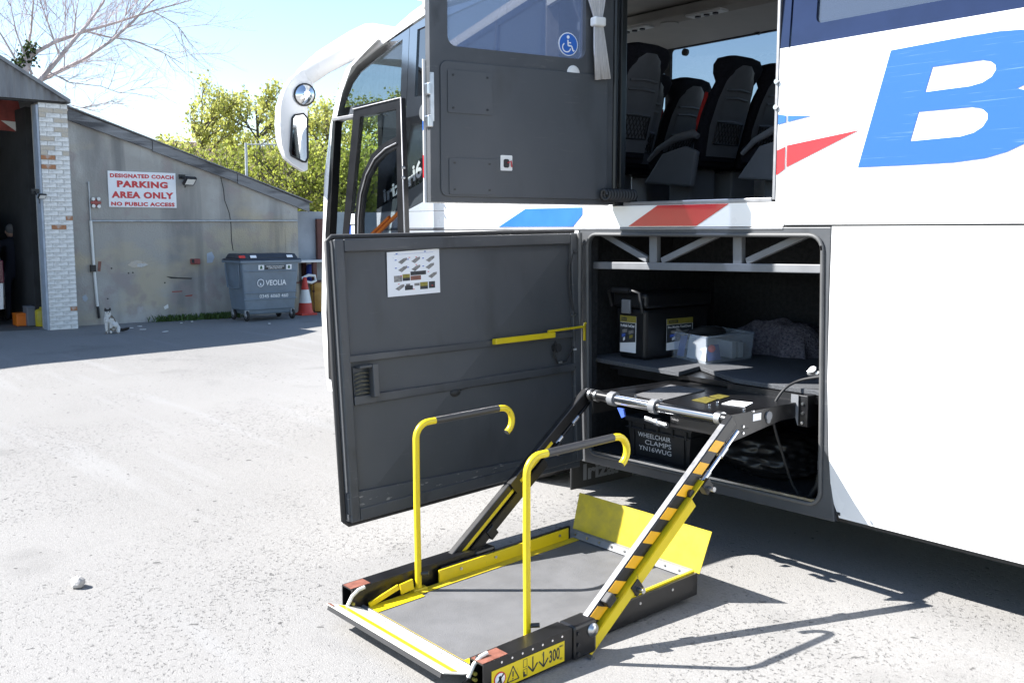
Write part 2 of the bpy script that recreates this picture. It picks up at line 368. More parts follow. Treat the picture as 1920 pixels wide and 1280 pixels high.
# strip below the lift door
side('waist_panel', [(-4.17, 1.672), (-2.795, 1.672), (-2.795, 1.79), (-4.17, 1.79)], 'white_paint', y=0)
side('waist_panel', [(-6.48, 1.672), (-4.176, 1.672), (-4.176, 1.79), (-6.48, 1.79)], 'white_paint', y=0)
flash('red_flash', [(-3.815, 1.676), (-3.33, 1.676), (-3.12, 1.788), (-3.60, 1.788)], 'red_vinyl')
flash('blue_flash', [(-4.98, 1.676), (-4.27, 1.676), (-4.19, 1.745), (-4.19, 1.788), (-4.71, 1.788)], 'blue_vinyl')
MB().bx(-6.48, -2.795, -.004, .03, 1.655, 1.669).build('waist_moulding', 'aluminium', coach, bevel=.003)
# front half: white lower wedge, silver slash, black glass
side('side_panel', [(-6.48, 1.793), (-3.945, 1.793), (-3.945, 1.93), (-5.58, 1.93), (-5.75, 1.885), (-6.06, 1.80)], 'white_paint', y=0)
side('silver_slash', [(-6.48, 1.795), (-6.07, 1.803), (-5.75, 1.889), (-5.58, 1.934), (-3.945, 1.934), (-3.945, 2.08), (-5.55, 2.08), (-5.75, 2.03), (-6.05, 1.945), (-6.48, 1.815)], 'silver_vinyl', y=0)
side('glazed_side_panel', [(-6.48, 1.818), (-6.05, 1.948), (-5.75, 2.033), (-5.55, 2.083), (-3.945, 2.083), (-3.945, 3.29), (-5.0, 3.26), (-5.75, 3.205), (-6.12, 3.13), (-6.12, 2.56), (-6.48, 2.56)], 'black_glass', y=0, tilt=.065, pivot=1.82, holes=[[(-6.02, 2.62), (-4.2, 2.62), (-4.2, 3.2), (-5.1, 3.19), (-6.02, 3.1)]])
side('side_window', [(-6.04, 2.60), (-4.18, 2.60), (-4.18, 3.21), (-5.1, 3.20), (-6.04, 3.11)], 'dark_glass', y=.012, th=.006, tilt=.065, pivot=1.82)
qo = [(-7.16, 2.565), (-6.125, 2.565), (-6.125, 3.128), (-6.57, 3.03), (-6.85, 2.95), (-6.99, 2.86), (-7.10, 2.70)]
qh = [(-7.05, 2.64), (-6.21, 2.64), (-6.21, 3.06), (-6.55, 2.97), (-6.81, 2.89), (-6.92, 2.82), (-7.0, 2.72)]
side('quarter_window_frame', qo, 'black_glass', y=.0, th=.012, tilt=.065, pivot=1.82, holes=[qh])
side('quarter_window', [(a*1.0+(.02 if a > -6.6 else -.02), b_+(.02 if b_ > 2.7 else -.02)) for a, b_ in qh], 'tinted_glass', y=.014, th=.006, tilt=.065, pivot=1.82)
MB().plate([(.042*math.cos(t*R(20)), .055*math.sin(t*R(20))) for t in range(18)], [], (-5.90, .038, 2.50), X, V((0, .065, 1)), Y, .002).build('round_sticker', 'silver_vinyl', coach)
mat('letter_metal', (.75, .76, .78), .25, metal=.5, var=.05)
text('irizar', 'lettering', 'letter_metal', coach, (-6.15, .000, 1.975), (.955, 0, .30), (-.1, 0, 1), .44, .095, .03, .012)
text('i6', 'lettering', 'letter_metal', coach, (-5.905, .002, 2.085), (.955, 0, .30), (-.1, 0, 1), .12, .12, .03, .012)
# passenger doorway frame and header
MB().bx(-7.13, -6.45, -.01, .06, 2.535, 2.562).build('doorway_header', 'aluminium', coach, bevel=.004)
MB().prism([(-7.285, -.008, .4), (-7.225, -.008, .4), (-7.215, -.008, 1.62), (-7.08, -.008, 2.532), (-7.12, -.008, 2.56), (-7.285, -.008, 1.62)], (0, .07, 0)).build('doorway_post', 'black_paint', coach, bevel=.004)
MB().bx(-6.50, -6.44, .031, .09, .4, 2.53).build('doorway_post', 'black_paint', coach, bevel=.004)
# open plug door leaf standing outside
YL = -.2
lo = [(-6.66, .45), (-5.78, .45), (-5.78, 1.62), (-5.81, 2.57), (-6.46, 2.55), (-6.66, 1.62)]
curve = [(-6.43, 1.60), (-6.42, 1.75), (-6.38, 1.92), (-6.30, 2.06), (-6.18, 2.17), (-6.03, 2.235), (-5.88, 2.265)]
cin = [(-5.88, 2.235), (-6.02, 2.205), (-6.16, 2.14), (-6.27, 2.04), (-6.345, 1.91), (-6.385, 1.74), (-6.39, 1.60), (-6.385, .60), (-5.88, .60)]
h_top = [(-6.37, 2.49), (-5.88, 2.50), (-5.88, 2.31), (-6.05, 2.275), (-6.21, 2.21), (-6.34, 2.08), (-6.43, 1.92), (-6.47, 1.75), (-6.48, 1.60), (-6.48, .60), (-6.57, .60), (-6.57, 1.62)]
leaf = side('passenger_door', lo, 'black_paint', y=YL, th=.035, holes=[h_top, cin])
side('glass_pane', h_top, 'clear_glass', y=YL+.014, th=.005, parent=leaf)
side('glass_pane', cin, 'tinted_glass', y=YL+.014, th=.005, parent=leaf)
MB().tube([(p[0]+.01, YL-.006, p[1]) for p in curve], .006, 6).build('curved_trim', 'aluminium', leaf)
MB().tube([(-6.46, YL-.004, 2.552), (-5.81, YL-.004, 2.572), (-5.785, YL-.004, 1.62), (-5.785, YL-.004, .45)], .006, 6).build('edge_trim', 'aluminium', leaf)
MB().bx(-6.565, -6.485, YL+.006, YL+.013, 1.70, 1.78).build('window_sticker', 'paper', leaf)
MB().bx(-6.565, -6.535, YL+.006, YL+.013, 1.615, 1.69).build('window_sticker', 'print_blue', leaf)
MB().bx(-6.53, -6.487, YL+.006, YL+.013, 1.615, 1.69).build('window_sticker', 'paper', leaf)
for s_ in ((-6.36, 1.60, -6.06, 1.75), (-6.25, 1.62, -5.9, 1.80)):
    MB().bar((s_[0], YL+.05, s_[1]), (s_[2], YL+.05, s_[3]), Y, .02, .02).build('grab_rail', 'orange', leaf)
for zz in (2.09, 2.02): MB().tube([(-5.782, YL+.0, zz), (-5.782, YL-.02, zz)], .010, 8).build('hinge_bolt', 'steel', leaf)
# nose: lofted front corner, windscreen, roof
FXT = [(.3, -7.36), (.6, -7.42), (.95, -7.44), (1.6, -7.395), (2.1, -7.34), (2.5, -7.225), (2.75, -7.10), (2.93, -6.95), (3.03, -6.70), (3.10, -6.50)]
zs = [.3, .6, .95, 1.25, 1.6, 2.1, 2.5, 2.75, 2.93, 3.03, 3.10]
sec = [(.13, 0), (.075, 0), (.03, .012), (0, .05), (-.04, .13), (-.10, .35), (-.16, .8), (-.18, 1.25)]
sec += [(a, 2.5-b_) for a, b_ in reversed(sec[:-1])]
rows = [[V((interp(FXT, zz)+a, b_, zz)) for a, b_ in sec] for zz in zs]
nose, ws = MB(), MB()
for i in range(len(rows)-1):
    for k in range(len(sec)-1):
        q = [rows[i][k], rows[i][k+1], rows[i+1][k+1], rows[i+1][k]]
        gl = (4 <= k <= len(sec)-6) and 3 <= i <= 8
        (ws if gl else nose).add(q, [(0, 1, 2, 3)], True)
for mb_, nm, mm in ((nose, 'front_fascia', 'white_paint'), (ws, 'windscreen', 'clear_glass')):
    o = mb_.build(nm, mm, coach)
    bm = bmesh.new(); bm.from_mesh(o.data); bmesh.ops.remove_doubles(bm, verts=bm.verts, dist=.0005); bmesh.ops.recalc_face_normals(bm, faces=bm.faces); bm.to_mesh(o.data); bm.free()
RZ = [(-7.0, 2.93), (-6.57, 3.04), (-6.2, 3.125), (-5.75, 3.222), (-5.0, 3.28), (4.6, 3.285)]
ysec = [(.076, 0), (.07, .03), (.09, .09), (.16, .14), (.4, .19), (.8, .215), (1.25, .22)]; ysec += [(2.5-a, b_) for a, b_ in reversed(ysec[:-1])]
rows = []
for xx in (-6.9, -6.75, -6.57, -6.35, -6.1, -5.75, -5.3, -4.5, -2.8, 1, 4.6):
    k = min(1, max(0, (xx+7.0)/.9))
    rows.append([V((xx-(1-k)*.16*math.sin(math.pi*a/2.5) if a > .1 else xx, a, interp(RZ, xx)+b_*(.15+.85*k))) for a, b_ in ysec])
MB().grid(rows).build('roof', 'white_paint', coach)
MB().bx(-7.3, -6.9, .3, 2.2, 1.0, 1.35).bx(-7.2, -6.75, 1.5, 2.2, 1.3, 1.5).build('dashboard', 'cabin_dark', coach, bevel=.03)
st = MB().tube([V((-6.72+.06*math.sin(t*R(15)), 1.8+.2*math.cos(t*R(15)), 1.62+.19*math.sin(t*R(15)))) for t in range(25)], .014, 6, caps=False).tube([(-6.72, 1.8, 1.62), (-6.95, 1.8, 1.4)], .03, 8)
st.build('steering_wheel', 'black_plastic', coach)
p = [U(628, 432, 1, .15), U(626, 400, 1, .15), U(627, 370, 1, .15), U(630, 346, 1, .15)]
mic = MB().tube(p, .008, 6).build('microphone_stalk', 'black_plastic', coach)
q = p[-1]; MB().bx(q.x-.03, q.x+.03, q.y-.02, q.y+.02, q.z-.005, q.z+.06).build('microphone_head', 'grey_rubber', mic, bevel=.008)
# far side, ends, floor and ceiling
side('offside_panel', [(-7.3, .33), (4.6, .33), (4.6, 2.45), (-7.2, 2.45)], 'white_paint', y=2.47)
side('window_frame', [(-7.0, 2.452), (4.6, 2.452), (4.6, 3.28), (-5.4, 3.28), (-6.6, 3.05)], 'cabin_dark', y=2.47, holes=[rrect(-6.4, -5.75, 2.5, 3.0, .03), rrect(-5.7, -3.9, 2.5, 3.185, .03), rrect(-3.85, -2.1, 2.5, 3.185, .03), rrect(-2.0, .2, 2.5, 3.185, .03), rrect(.3, 4.4, 2.5, 3.185, .03)])
for a, b_, t in ((-6.42, -5.73, 3.02), (-5.72, -3.88, 3.2), (-3.87, -2.08, 3.2), (-2.02, .22, 3.2), (.28, 4.42, 3.2)):
    side('offside_window', [(a, 2.48), (b_, 2.48), (b_, t), (a, t)], 'tinted_glass', y=2.502, th=.006)
MB().bx(4.57, 4.63, 0, 2.5, .33, 3.4).build('tail_panel', 'white_paint', coach)
MB().bx(-6.45, 4.56, .035, 2.46, 1.70, 1.79).build('saloon_floor', 'cabin_dark', coach)
MB().bx(-7.2, -6.46, .1, 2.46, .9, .95).bx(-6.46, -6.42, .1, 2.46, .95, 1.70).build('entrance_floor', 'cabin_dark', coach)
MB().bx(-6.2, 4.56, .1, 2.4, 3.355, 3.375).build('ceiling', 'cabin_beige', coach)
rk = MB().prism([(-5.9, 2.46, 3.19), (-5.9, 1.85, 3.235), (-5.9, 1.78, 3.27), (-5.9, 1.78, 3.34), (-5.9, 2.46, 3.34)], (10.4, 0, 0)).build('parcel_rack', 'cabin_beige', coach, bevel=.01)
MB().bx(-5.9, -2.9, .04, .45, 3.21, 3.34).build('parcel_rack', 'cabin_beige', coach, bevel=.02)
for (px, py) in ((1190, 52), (1325, 22)):
    q = U(px, py, 2, 3.217); sv = MB().bx(q.x-.16, q.x+.16, q.y-.05, q.y+.05, 3.196, 3.2145).build('service_unit', 'offwhite', rk, bevel=.006)
    for dx in (-.08, 0, .08):
        MB().tube([(q.x+dx, q.y, 3.197), (q.x+dx, q.y, 3.186)], .022, 10).build('nozzle', 'black_plastic', rk)
q = U(1255, 42, 2, 3.215); MB().tube([(q.x, q.y, 3.20), (q.x, q.y, 3.21)], .07, 16).build('speaker', 'cabin_beige', rk)
for (px, py) in ((1283, 98), (1419, 58)):
    q = U(px, py, 1, 2.44); MB().tube([(q.x, 2.44, q.z), (q.x, 2.468, q.z)], .03, 14).build('window_stud', 'black_plastic', coach)
MB().prism([(-7.1, 2.46, 1.0), (-6.46, 2.46, 1.0), (-6.46, 2.46, 2.45), (-7.1, 2.46, 2.45)], (0, .006, 0)).build('driver_side_lining', 'cabin_dark', coach)
# luggage bay
bay = MB()
bay.bx(-4.28, -2.44, .012, 1.35, .318, .333).bx(-4.30, -4.28, .031, 1.35, .318, 1.655).bx(-2.44, -2.42, .031, 1.35, .318, 1.655).bx(-4.28, -2.44, 1.35, 1.37, .318, 1.655).bx(-4.28, -2.44, .031, 1.35, 1.645, 1.655)
bay.build('luggage_compartment', 'bay_lining', coach)
fo = [(-4.215, 1.668), (-2.535, 1.668), (-2.535, 1.2), (-2.505, .60), (-2.47, .36), (-2.46, .285), (-4.18, .262), (-4.20, .5)]
fh = rrect(-4.145, -2.575, .345, 1.630, .07, 5)
fh = [(x+(.025 if x < -3 else .04)*(1-(z-.3)/1.35) if True else x, z+(.0 if z > 1 else (-.02 if x < -3 else 0))) for x, z in fh]
side('bay_frame', fo, 'dark_panel', y=.0, th=.03, holes=[fh], bevel=.004)
loop = [V((x, -.004, z)) for x, z in fh]; loop += [loop[0], loop[1]]
MB().tube(loop, .011, 7, caps=False).build('bay_seal', 'grey_rubber', coach)
MB().prism([(-4.10, -.012, .335), (-2.56, -.012, .36), (-2.56, -.012, .372), (-4.10, -.012, .347)], (0, .03, 0)).build('sill_strip', 'steel', coach)
def bp(px, py): return U(px, py, 1, .10)
tr = MB(); T = []
def beam(px0, py0, px1, py1, h, nm='truss_member', d=.04):
    a, b_ = bp(px0, py0), bp(px1, py1)
    MB().bar(a, b_, Y, d, h).build(nm, 'beam_grey', coach, bevel=.004)
beam(1098, 497, 1550, 504, .042)
for a in ((1228, 436, 1228, 492), (1386, 436, 1386, 496)): beam(*a, .056, d=.036)
for a in ((1128, 436, 1216, 487), (1348, 438, 1243, 489), (1516, 438, 1402, 490)): beam(*a, .036, d=.032)
MB().bx(-4.27, -2.45, .9, 1.345, 1.40, 1.64).build('duct_box', 'bay_lining', coach)
MB().bx(-4.26, -4.18, .035, .12, .34, 1.64).build('bay_post', 'bay_lining', coach)
# shelf boards
sh = [U(1096, 667, 2, .885), U(1273, 697, 2, .885), U(1312, 686, 2, .885), U(1376, 709, 2, .885), U(1550, 735, 2, .885)]
sh = [(p.x, p.y) for p in sh]; sh[0] = (-4.27, sh[0][1]); sh[-1] = (-2.45, sh[-1][1])
MB().plate(sh+[(-2.45, 1.34), (-4.27, 1.34)], [], (0, 0, .860), X, Y, Z, .025).build('carpeted_shelf', 'carpet', coach, bevel=.004)
MB().bx(-4.05, -2.62, .10, 1.3, .835, .858).build('shelf_support', 'black_paint', coach)
MB().bx(-3.15, -2.46, .06, .09, .82, .857).bx(-4.0, -3.2, .12, .15, .80, .855).build('shelf_rail', 'black_paint', coach)
# underside, far skirt, wheels
MB().bx(-4.2, 4.56, .06, 2.44, .275, .316).bx(-7.2, -5.5, .06, 2.44, .35, .40).build('underframe', 'black_plastic', coach)
arch = [(-4.87+.62*math.cos(R(a)), .5+.62*math.sin(R(a))) for a in range(-18, 199, 12)]
side('skirt_panel', [(-6.48, .32), (-5.47, .32)]+list(reversed(arch))+[(-4.225, .32), (-4.225, 1.653), (-6.48, 1.653)], 'white_paint')
def wheel(cx, y0, n):
    wt = MB().lathe([(.30, 0), (.40, -.01), (.47, .0), (.495, .03), (.50, .06), (.50, .26), (.495, .29), (.47, .32), (.3, .32)], (cx, y0, .5), Y, 40).build('wheel', 'tyre', coach)
    MB().lathe([(.0, .06), (.16, .04), (.20, .08), (.26, .10), (.302, .012), (.302, .3), (.0, .3)], (cx, y0, .5), Y, 28).build('rim', 'aluminium', wt)
    for k in range(3):
        MB().lathe([(.5012, 0), (.5012, .012)], (cx, y0+.09+k*.06, .5), Y, 40).build('tread_groove', 'black_plastic', wt)
wheel(-4.87, .09, 1); wheel(-4.87, 2.08, 2); wheel(2.0, .09, 3); wheel(2.0, 2.08, 4)
mf = MB().bx(-4.35, -4.335, .06, .62, .035, .45).build('mud_flap', 'rubber', coach, bevel=.01)
text('Irizar', 'lettering', 'seat_grey', mf, (-4.334, .34, .135), Y, Z, .36, .105, .04, .002)
# mirror arm
def rear(px, py): return U(px, py, 0, -7.45)
hd = [(577, 196), (577, 318), (571, 322), (552, 310), (536, 296), (528, 270), (525, 234), (527, 195), (534, 168), (548, 146), (566, 132), (590, 128), (588, 158)]
hd = [rear(*q) for q in hd]
mb_ = MB(); cen = sum(hd, V())/len(hd)
r0 = hd; r1 = [p+V((-.06, 0, 0)) for p in hd]; r2 = [cen+(p-cen)*.8+V((-.16, 0, 0)) for p in hd]; r3 = [cen+(p-cen)*.35+V((-.20, 0, 0)) for p in hd]
mb_.add(r0, [tuple(range(len(hd)))]); mb_.grid([r0, r1, r2, r3], True, True); mb_.add(r3, [tuple(range(len(hd)))])
arm = mb_.build('mirror_arm', 'white_paint', coach, bevel=.006)
path = [rear(578, 143)+V((-.05, 0, 0)), U(605, 118, 0, -7.36), U(640, 98, 0, -7.18), U(672, 80, 0, -6.95), U(700, 66, 0, -6.72), U(738, 48, 0, -6.45)+V((0, .12, -.06))]
secs = []
for i, (p, hy, hz) in enumerate(zip(path, (.085, .10, .115, .13, .14, .10), (.085, .095, .10, .10, .09, .05))):
    secs.append([p+V((0, 0, 1))*hz*math.sin(t*R(30))+V((.35, .94, 0))*hy*math.cos(t*R(30)) for t in range(12)])
MB().grid(secs, True, True).build('mirror_bracket', 'white_paint', arm)
el = [rear(570+19*math.cos(t*R(20)), 178+20*math.sin(t*R(20)))+V((.012, 0, 0)) for t in range(18)]
mb_ = MB(); c0 = sum(el, V())/18; mb_.grid([el, [c0+(p-c0)*.7+V((.03, 0, 0)) for p in el], [c0+(p-c0)*.3+V((.042, 0, 0)) for p in el]], True, True); mb_.add([c0+(p-c0)*.3+V((.042, 0, 0)) for p in el], [tuple(range(18))], True)
mb_.build('wide_angle_mirror', 'mirror_glass', arm)
MB().tube(el+[el[0], el[1]], .008, 6, caps=False).build('mirror_rim', 'black_plastic', arm)
mr = [rear(*q)+V((.012, 0, 0)) for q in ((547, 222), (552, 216), (568, 214), (575, 222), (576, 296), (572, 304), (566, 303), (545, 292), (543, 284))]
MB().prism(mr, (-.01, 0, 0)).build('main_mirror', 'mirror_glass', arm)
MB().tube(mr+[mr[0], mr[1]], .009, 6, caps=False).build('mirror_rim', 'black_plastic', arm)
q = U(671, 82, 0, -6.85)
MB().tube([q+V((-.05, -.02, .02)), q+V((.03, -.02, -.01))], .05, 12).build('side_camera', 'offwhite', arm, bevel=.01)
# big blue letter on the rear panel
def bxz(pts): return [(U(a, b_, 1, 0).x, U(a, b_, 1, 0).z) for a, b_ in pts]
Bo = bxz([(1609, 314), (1671, 95), (1745, 81), (1810, 69), (1874, 59), (1915, 56), (1945, 60), (1966, 74), (1972, 96), (1965, 124), (1947, 146), (1907, 166), (1950, 174), (1968, 192), (1970, 216), (1955, 244), (1920, 270), (1888, 285), (1847, 297), (1788, 305), (1700, 310)])
Bh1 = bxz([(1749, 126), (1800, 119), (1843, 113), (1858, 115), (1867, 122), (1868, 131), (1860, 144), (1843, 155), (1819, 162), (1780, 167), (1735, 173)])
Bh2 = bxz([(1723, 210), (1780, 205), (1823, 201), (1842, 204), (1852, 213), (1852, 224), (1843, 238), (1826, 249), (1802, 256), (1760, 260), (1707, 265)])
m_ = multi('blue_lettering', (.016, .098, .40), [((.20, .32, .58), (5, 3, 260), .67, .74, .4, 2)], .3, .02, 30, .5)
MB().plate(Bo, [Bh1, Bh2], (0, -.003, 0), X, Z, Y, .002).build('large_letter_b', 'blue_lettering', coach)

# ---- lower luggage door, swung out at right angles
TL, TR, BL, BR = V((-4.20, -1.68, 1.622)), V((-4.20, -.03, 1.650)), V((-4.03, -1.71, .235)), V((-4.135, -.03, .28))
DN = (TR-TL).cross(BL-TL).normalized(); DN = DN if DN.x > 0 else -DN
def D(s, t, n=0): return TL*(1-s)*t+TR*s*t+BL*(1-s)*(1-t)+BR*s*(1-t)+DN*n
def dpx(px, py):
    xx = -4.15
    for _ in range(6):
        p = U(px, py, 0, xx); t = (p.z-.25)/1.385; s = (p.y+1.69)/1.66
        xx = D(s, t).x
    a, b_ = D(s, 0), D(s, 1); t = (p.z-a.z)/(b_.z-a.z); a, b_ = D(0, t), D(1, t); s = (p.y-a.y)/(b_.y-a.y)
    return s, t
def dslab(s0, s1, t0, t1, n0, n1, mb=None):
    return (mb or MB()).hexa([D(s0, t0, n0), D(s1, t0, n0), D(s1, t1, n0), D(s0, t1, n0), D(s0, t0, n1), D(s1, t0, n1), D(s1, t1, n1), D(s0, t1, n1)])
ld = dslab(.012, .99, .012, .99, -.05, -.014).build('luggage_door', 'door_liner', coach, label='open luggage door with dark grey inner face')
dslab(0, .99, .0, .995, -.062, -.0515).build('outer_skin', 'white_paint', ld)
for nm, a in (('door_rail', (.04, .955, .945, .99)), ('door_rail', (.04, .955, .005, .048)), ('door_stile', (.008, .04, .005, .99)), ('door_stile', (.957, .99, .005, .99))):
    dslab(*a, -.0135, .018).build(nm, 'dark_panel', ld, bevel=.006)
def dbar(p0, p1, h, n0, n1, nm, m='dark_panel', bev=.004):
    (s0, t0), (s1, t1) = dpx(*p0), dpx(*p1); h = h/1.38
    MB().hexa([D(s0, t0-h/2, n0), D(s1, t1-h/2, n0), D(s1, t1+h/2, n0), D(s0, t0+h/2, n0), D(s0, t0-h/2, n1), D(s1, t1-h/2, n1), D(s1, t1+h/2, n1), D(s0, t0+h/2, n1)]).build(nm, m, ld, bevel=bev)
dbar((652, 674), (1070, 627), .035, -.0135, .020, 'cross_bar')
dbar((662, 752), (1074, 688), .045, -.0135, .020, 'cross_bar')
dbar((652, 945), (1085, 858), .105, -.0135, .010, 'kick_plate', 'kick_panel')
(s0, t0), (s1, t1) = dpx(664, 747), dpx(699, 684)
lb = MB(); dslab(s0, s1-.012, t0, t1, -.012, .004, lb); dslab(s1-.02, s1, t0-.004, t1+.004, -.012, .055, lb); dslab(s0+.01, s1-.02, t1-.006, t1+.004, .0, .05, lb)
lb.build('latch_box', 'dark_panel', ld, bevel=.003)
lk = MB()
for k in range(6): lk.tube([D(s0+.004, t0+.012+k*.014, .01), D(s0+.015, t0+.018+k*.014, .03), D(s1-.02, t0+.014+k*.014, .012)], .005, 6)
lk.build('latch_linkage', mat('greasy_metal', (.10, .095, .07), .5, metal=.4, var=.4, scale=40), ld)
dbar((918, 641), (1030, 628), .032, .021, .055, 'stay_bracket', 'yellow_paint')
a, b_ = D(*dpx(1018, 622), .045), V((-4.14, -.005, 1.105))
MB().tube([a, D(*dpx(1085, 613), .045), b_+V((0, -.02, 0)), b_], .0075, 7).build('stay_rod', 'yellow_paint', ld)
MB().bx(-4.165, -4.15, -.014, .03, 1.00, 1.10).build('stay_lug', 'yellow_paint', ld, bevel=.003)
cb = MB()
for path in ([(1072, 470), (1064, 500), (1065, 540), (1073, 590), (1074, 640)], [(1040, 640), (1036, 665), (1042, 680), (1058, 677), (1072, 650)], [(845, 735), (875, 725), (920, 718), (985, 708), (1050, 692), (1076, 688)]):
    cb.tube([D(*dpx(*p), .014) for p in path], .006, 6)
cb.build('door_wiring', 'rubber', ld)
q = dpx(1041, 652); MB().tube([D(*q, -.01), D(*q, .03)], .025, 12).build('rubber_buffer', 'rubber', ld)
for p in ((1072, 473), (1072, 590), (1073, 655), (1046, 679)):
    q = dpx(*p); dslab(q[0]-.008, q[0]+.008, q[1]-.004, q[1]+.004, .008, .024).build('cable_clip', 'steel', ld)
q = dpx(851, 735); MB().ell(D(*q, 0), (.03, .04, .025), 8, 6).build('cable_grommet', 'rubber', ld)
pts = [D(.99, -.002, -.02), D(.5, -.004, -.02), D(.01, -.002, -.02), D(-.006, .012, -.02), D(-.008, .5, -.02), D(-.006, .985, -.02), D(.01, 1.0, -.02), D(.99, 1.0, -.02)]
MB().tube(pts, .014, 8).build('door_seal', 'rubber', ld)
MB().tube([V((-4.19, -.02, 1.585)), V((-4.2, -.12, 1.60)), V((-4.18, .04, 1.57))], .008, 6).build('hinge_arm', 'steel', ld)
MB().tube([V((-4.168, -.045, .30)), V((-4.165, -.045, 1.64))], .014, 8).build('door_hinge', 'grey_rubber', ld)
sheet = MB()
sc4 = [dpx(*p) for p in ((728, 557), (826, 548), (824, 466), (726, 473))]
sheet.hexa([D(*q, -.0045) for q in sc4]+[D(*q, -.0032) for q in sc4])
sheet_root = thing('instruction_sheet', 'white laminated instruction sheet with rows of small pictures stuck inside luggage door', 'paper sheet', D(*sc4[0], -.013))
sheet.build('page', 'paper', sheet_root)
def sq(u, v): # u right, v up in the sheet
    f = [sum(c*wt for c, wt in zip(co, ((1-u)*(1-v), u*(1-v), u*v, (1-u)*v))) for co in ([q[0] for q in sc4], [q[1] for q in sc4])]
    return D(f[0], f[1], -.0026)
def pic(u0, v0, w_, h_, m, k=.35, nm='picture'):
    MB().prism([sq(u0, v0+h_*k), sq(u0+w_*.4, v0), sq(u0+w_, v0+h_*(1-k)), sq(u0+w_, v0+h_), sq(u0+w_*.6, v0+h_*.9)], DN*.0004).build(nm, m, sheet_root)
def rect(u0, v0, w_, h_, m, nm='picture', e=0):
    MB().prism([sq(u0, v0)+DN*e, sq(u0+w_, v0)+DN*e, sq(u0+w_, v0+h_)+DN*e, sq(u0, v0+h_)+DN*e], DN*.0004).build(nm, m, sheet_root)
for u0, v0 in ((.20, .71), (.45, .71), (.73, .71), (.20, .53), (.45, .53), (.72, .55), (.14, .12), (.77, .34)): pic(u0, v0, .17, .14, 'print_grey'); pic(u0+.04, v0+.05, .10, .07, 'print_yellow' if u0 > .3 else 'print_grey')
for a in ((.12, .32, .15, .14, 'print_grey'), (.28, .33, .14, .07, 'print_dark'), (.28, .40, .14, .08, 'print_yellow'), (.43, .44, .30, .09, 'print_dark'), (.43, .33, .20, .10, 'red_primer'), (.32, .12, .15, .10, 'print_dark'), (.34, .22, .08, .04, 'print_grey'), (.50, .20, .10, .06, 'print_grey'), (.61, .11, .15, .07, 'print_dark'), (.61, .18, .15, .09, 'print_yellow'), (.78, .12, .12, .15, 'print_dark'), (.13, .93, .75, .004, 'print_blue'), (.11, .85, .004, .02, 'print_blue')): rect(*a)
for u0, v0 in ((.40, .84), (.53, .84), (.53, .67), (.76, .49), (.19, .26), (.47, .12), (.83, .17), (.24, .44)): rect(u0, v0, .03, .015, 'print_red', 'arrow_mark', .0006)
for u0, v0 in ((.14, .80), (.37, .80), (.66, .80), (.14, .62), (.37, .62), (.66, .62), (.70, .95), (.16, .94)): rect(u0, v0, .035, .02, 'print_blue', 'step_mark', .0006)

# ---- upper lift door, swung open
HB, FB = V((-3.905, -.03, 0)), V((-4.105, -1.15, 0)); e = (HB-FB).normalized(); DW = (HB-FB).length; en = e.cross(Z)
def G(s, z, n=0): return FB+e*s+Z*z+en*n
def gpx(px, py):
    d = FWD*F_PX+RIGHT*(px-IW/2)-UPC*(py-IH/2); t = (FB-CAM).dot(en)/d.dot(en); p = CAM+d*t
    return ((p-FB).dot(e), p.z)
def gplate(outer, holes, n, th, name, m, parent, **k): return MB().plate(outer, holes, FB+en*n, e, Z, en, th).build(name, m, parent, **k)
ud = gplate([(0, 1.797), (DW, 1.797), (DW, 3.24), (0, 3.24)], [rrect(.10, DW-.2, 2.58, 3.16, .05)], -.05, .05, 'lift_door', 'dark_panel', coach, label='open upper lift door with window and dark grey lining')
gplate([(.095, 2.575), (DW-.195, 2.575), (DW-.195, 3.165), (.095, 3.165)], [], -.035, .006, 'window_pane', 'door_glass', ud)
gplate(rrect(.055, DW-.055, 1.825, 2.505, .04), [], .001, .008, 'inner_lining', 'door_liner', ud, bevel=.003)
gplate([(-.014, 1.793), (DW, 1.793), (DW, 2.512), (-.014, 2.512)], [], -.060, .009, 'outer_skin', 'white_paint', ud)
for z0, z1, m in ((1.92, 2.035, 'red_vinyl'), (2.16, 2.205, 'blue_vinyl')):
    gplate([(-.0155, z0), (-.0142, z0), (-.0142, z1), (-.0155, z1)], [], -.060, .009, 'wrapped_flash', m, ud)
def cover(p0, p1):
    (s0, z0), (s1, z1) = gpx(*p0), gpx(*p1)
    c_ = gplate(rrect(min(s0, s1), max(s0, s1), min(z0, z1), max(z0, z1), .008), [], .010, .005, 'cover_plate', 'door_liner', ud, bevel=.002)
    for a in (s0+.03, s1-.03):
        for b2 in (z0-.025, z1+.025): MB().tube([G(a, b2, .0145), G(a, b2, .018)], .006, 8).build('screw', 'black_paint', c_)
cover((837, 131), (921, 217)); cover((840, 296), (925, 366))
s_, z_ = gpx(947, 306)
sk = gplate(rrect(s_-.035, s_+.035, z_-.04, z_+.04, .005), [], .010, .006, 'socket_plate', 'offwhite', ud)
gplate(rrect(s_-.018, s_+.015, z_-.025, z_+.02, .01), [], .0165, .002, 'socket_hole', 'black_plastic', sk)
MB().tube([G(s_+.005, z_, .02), G(s_+.02, z_+.01, .03), G(s_+.03, z_-.02, .02)], .004, 6).build('loose_wire', 'red_vinyl', sk)
for z_ in (2.36, 2.20):
    MB().obox(G(.0, z_, -.015), e, Z, en, .03, .06, .05).build('latch_catch', 'steel', ud, bevel=.006)
MB().bar(G(.008, 2.20, .004), G(.008, 2.44, .004), en, .012, .02).build('latch_strip', 'steel', ud)
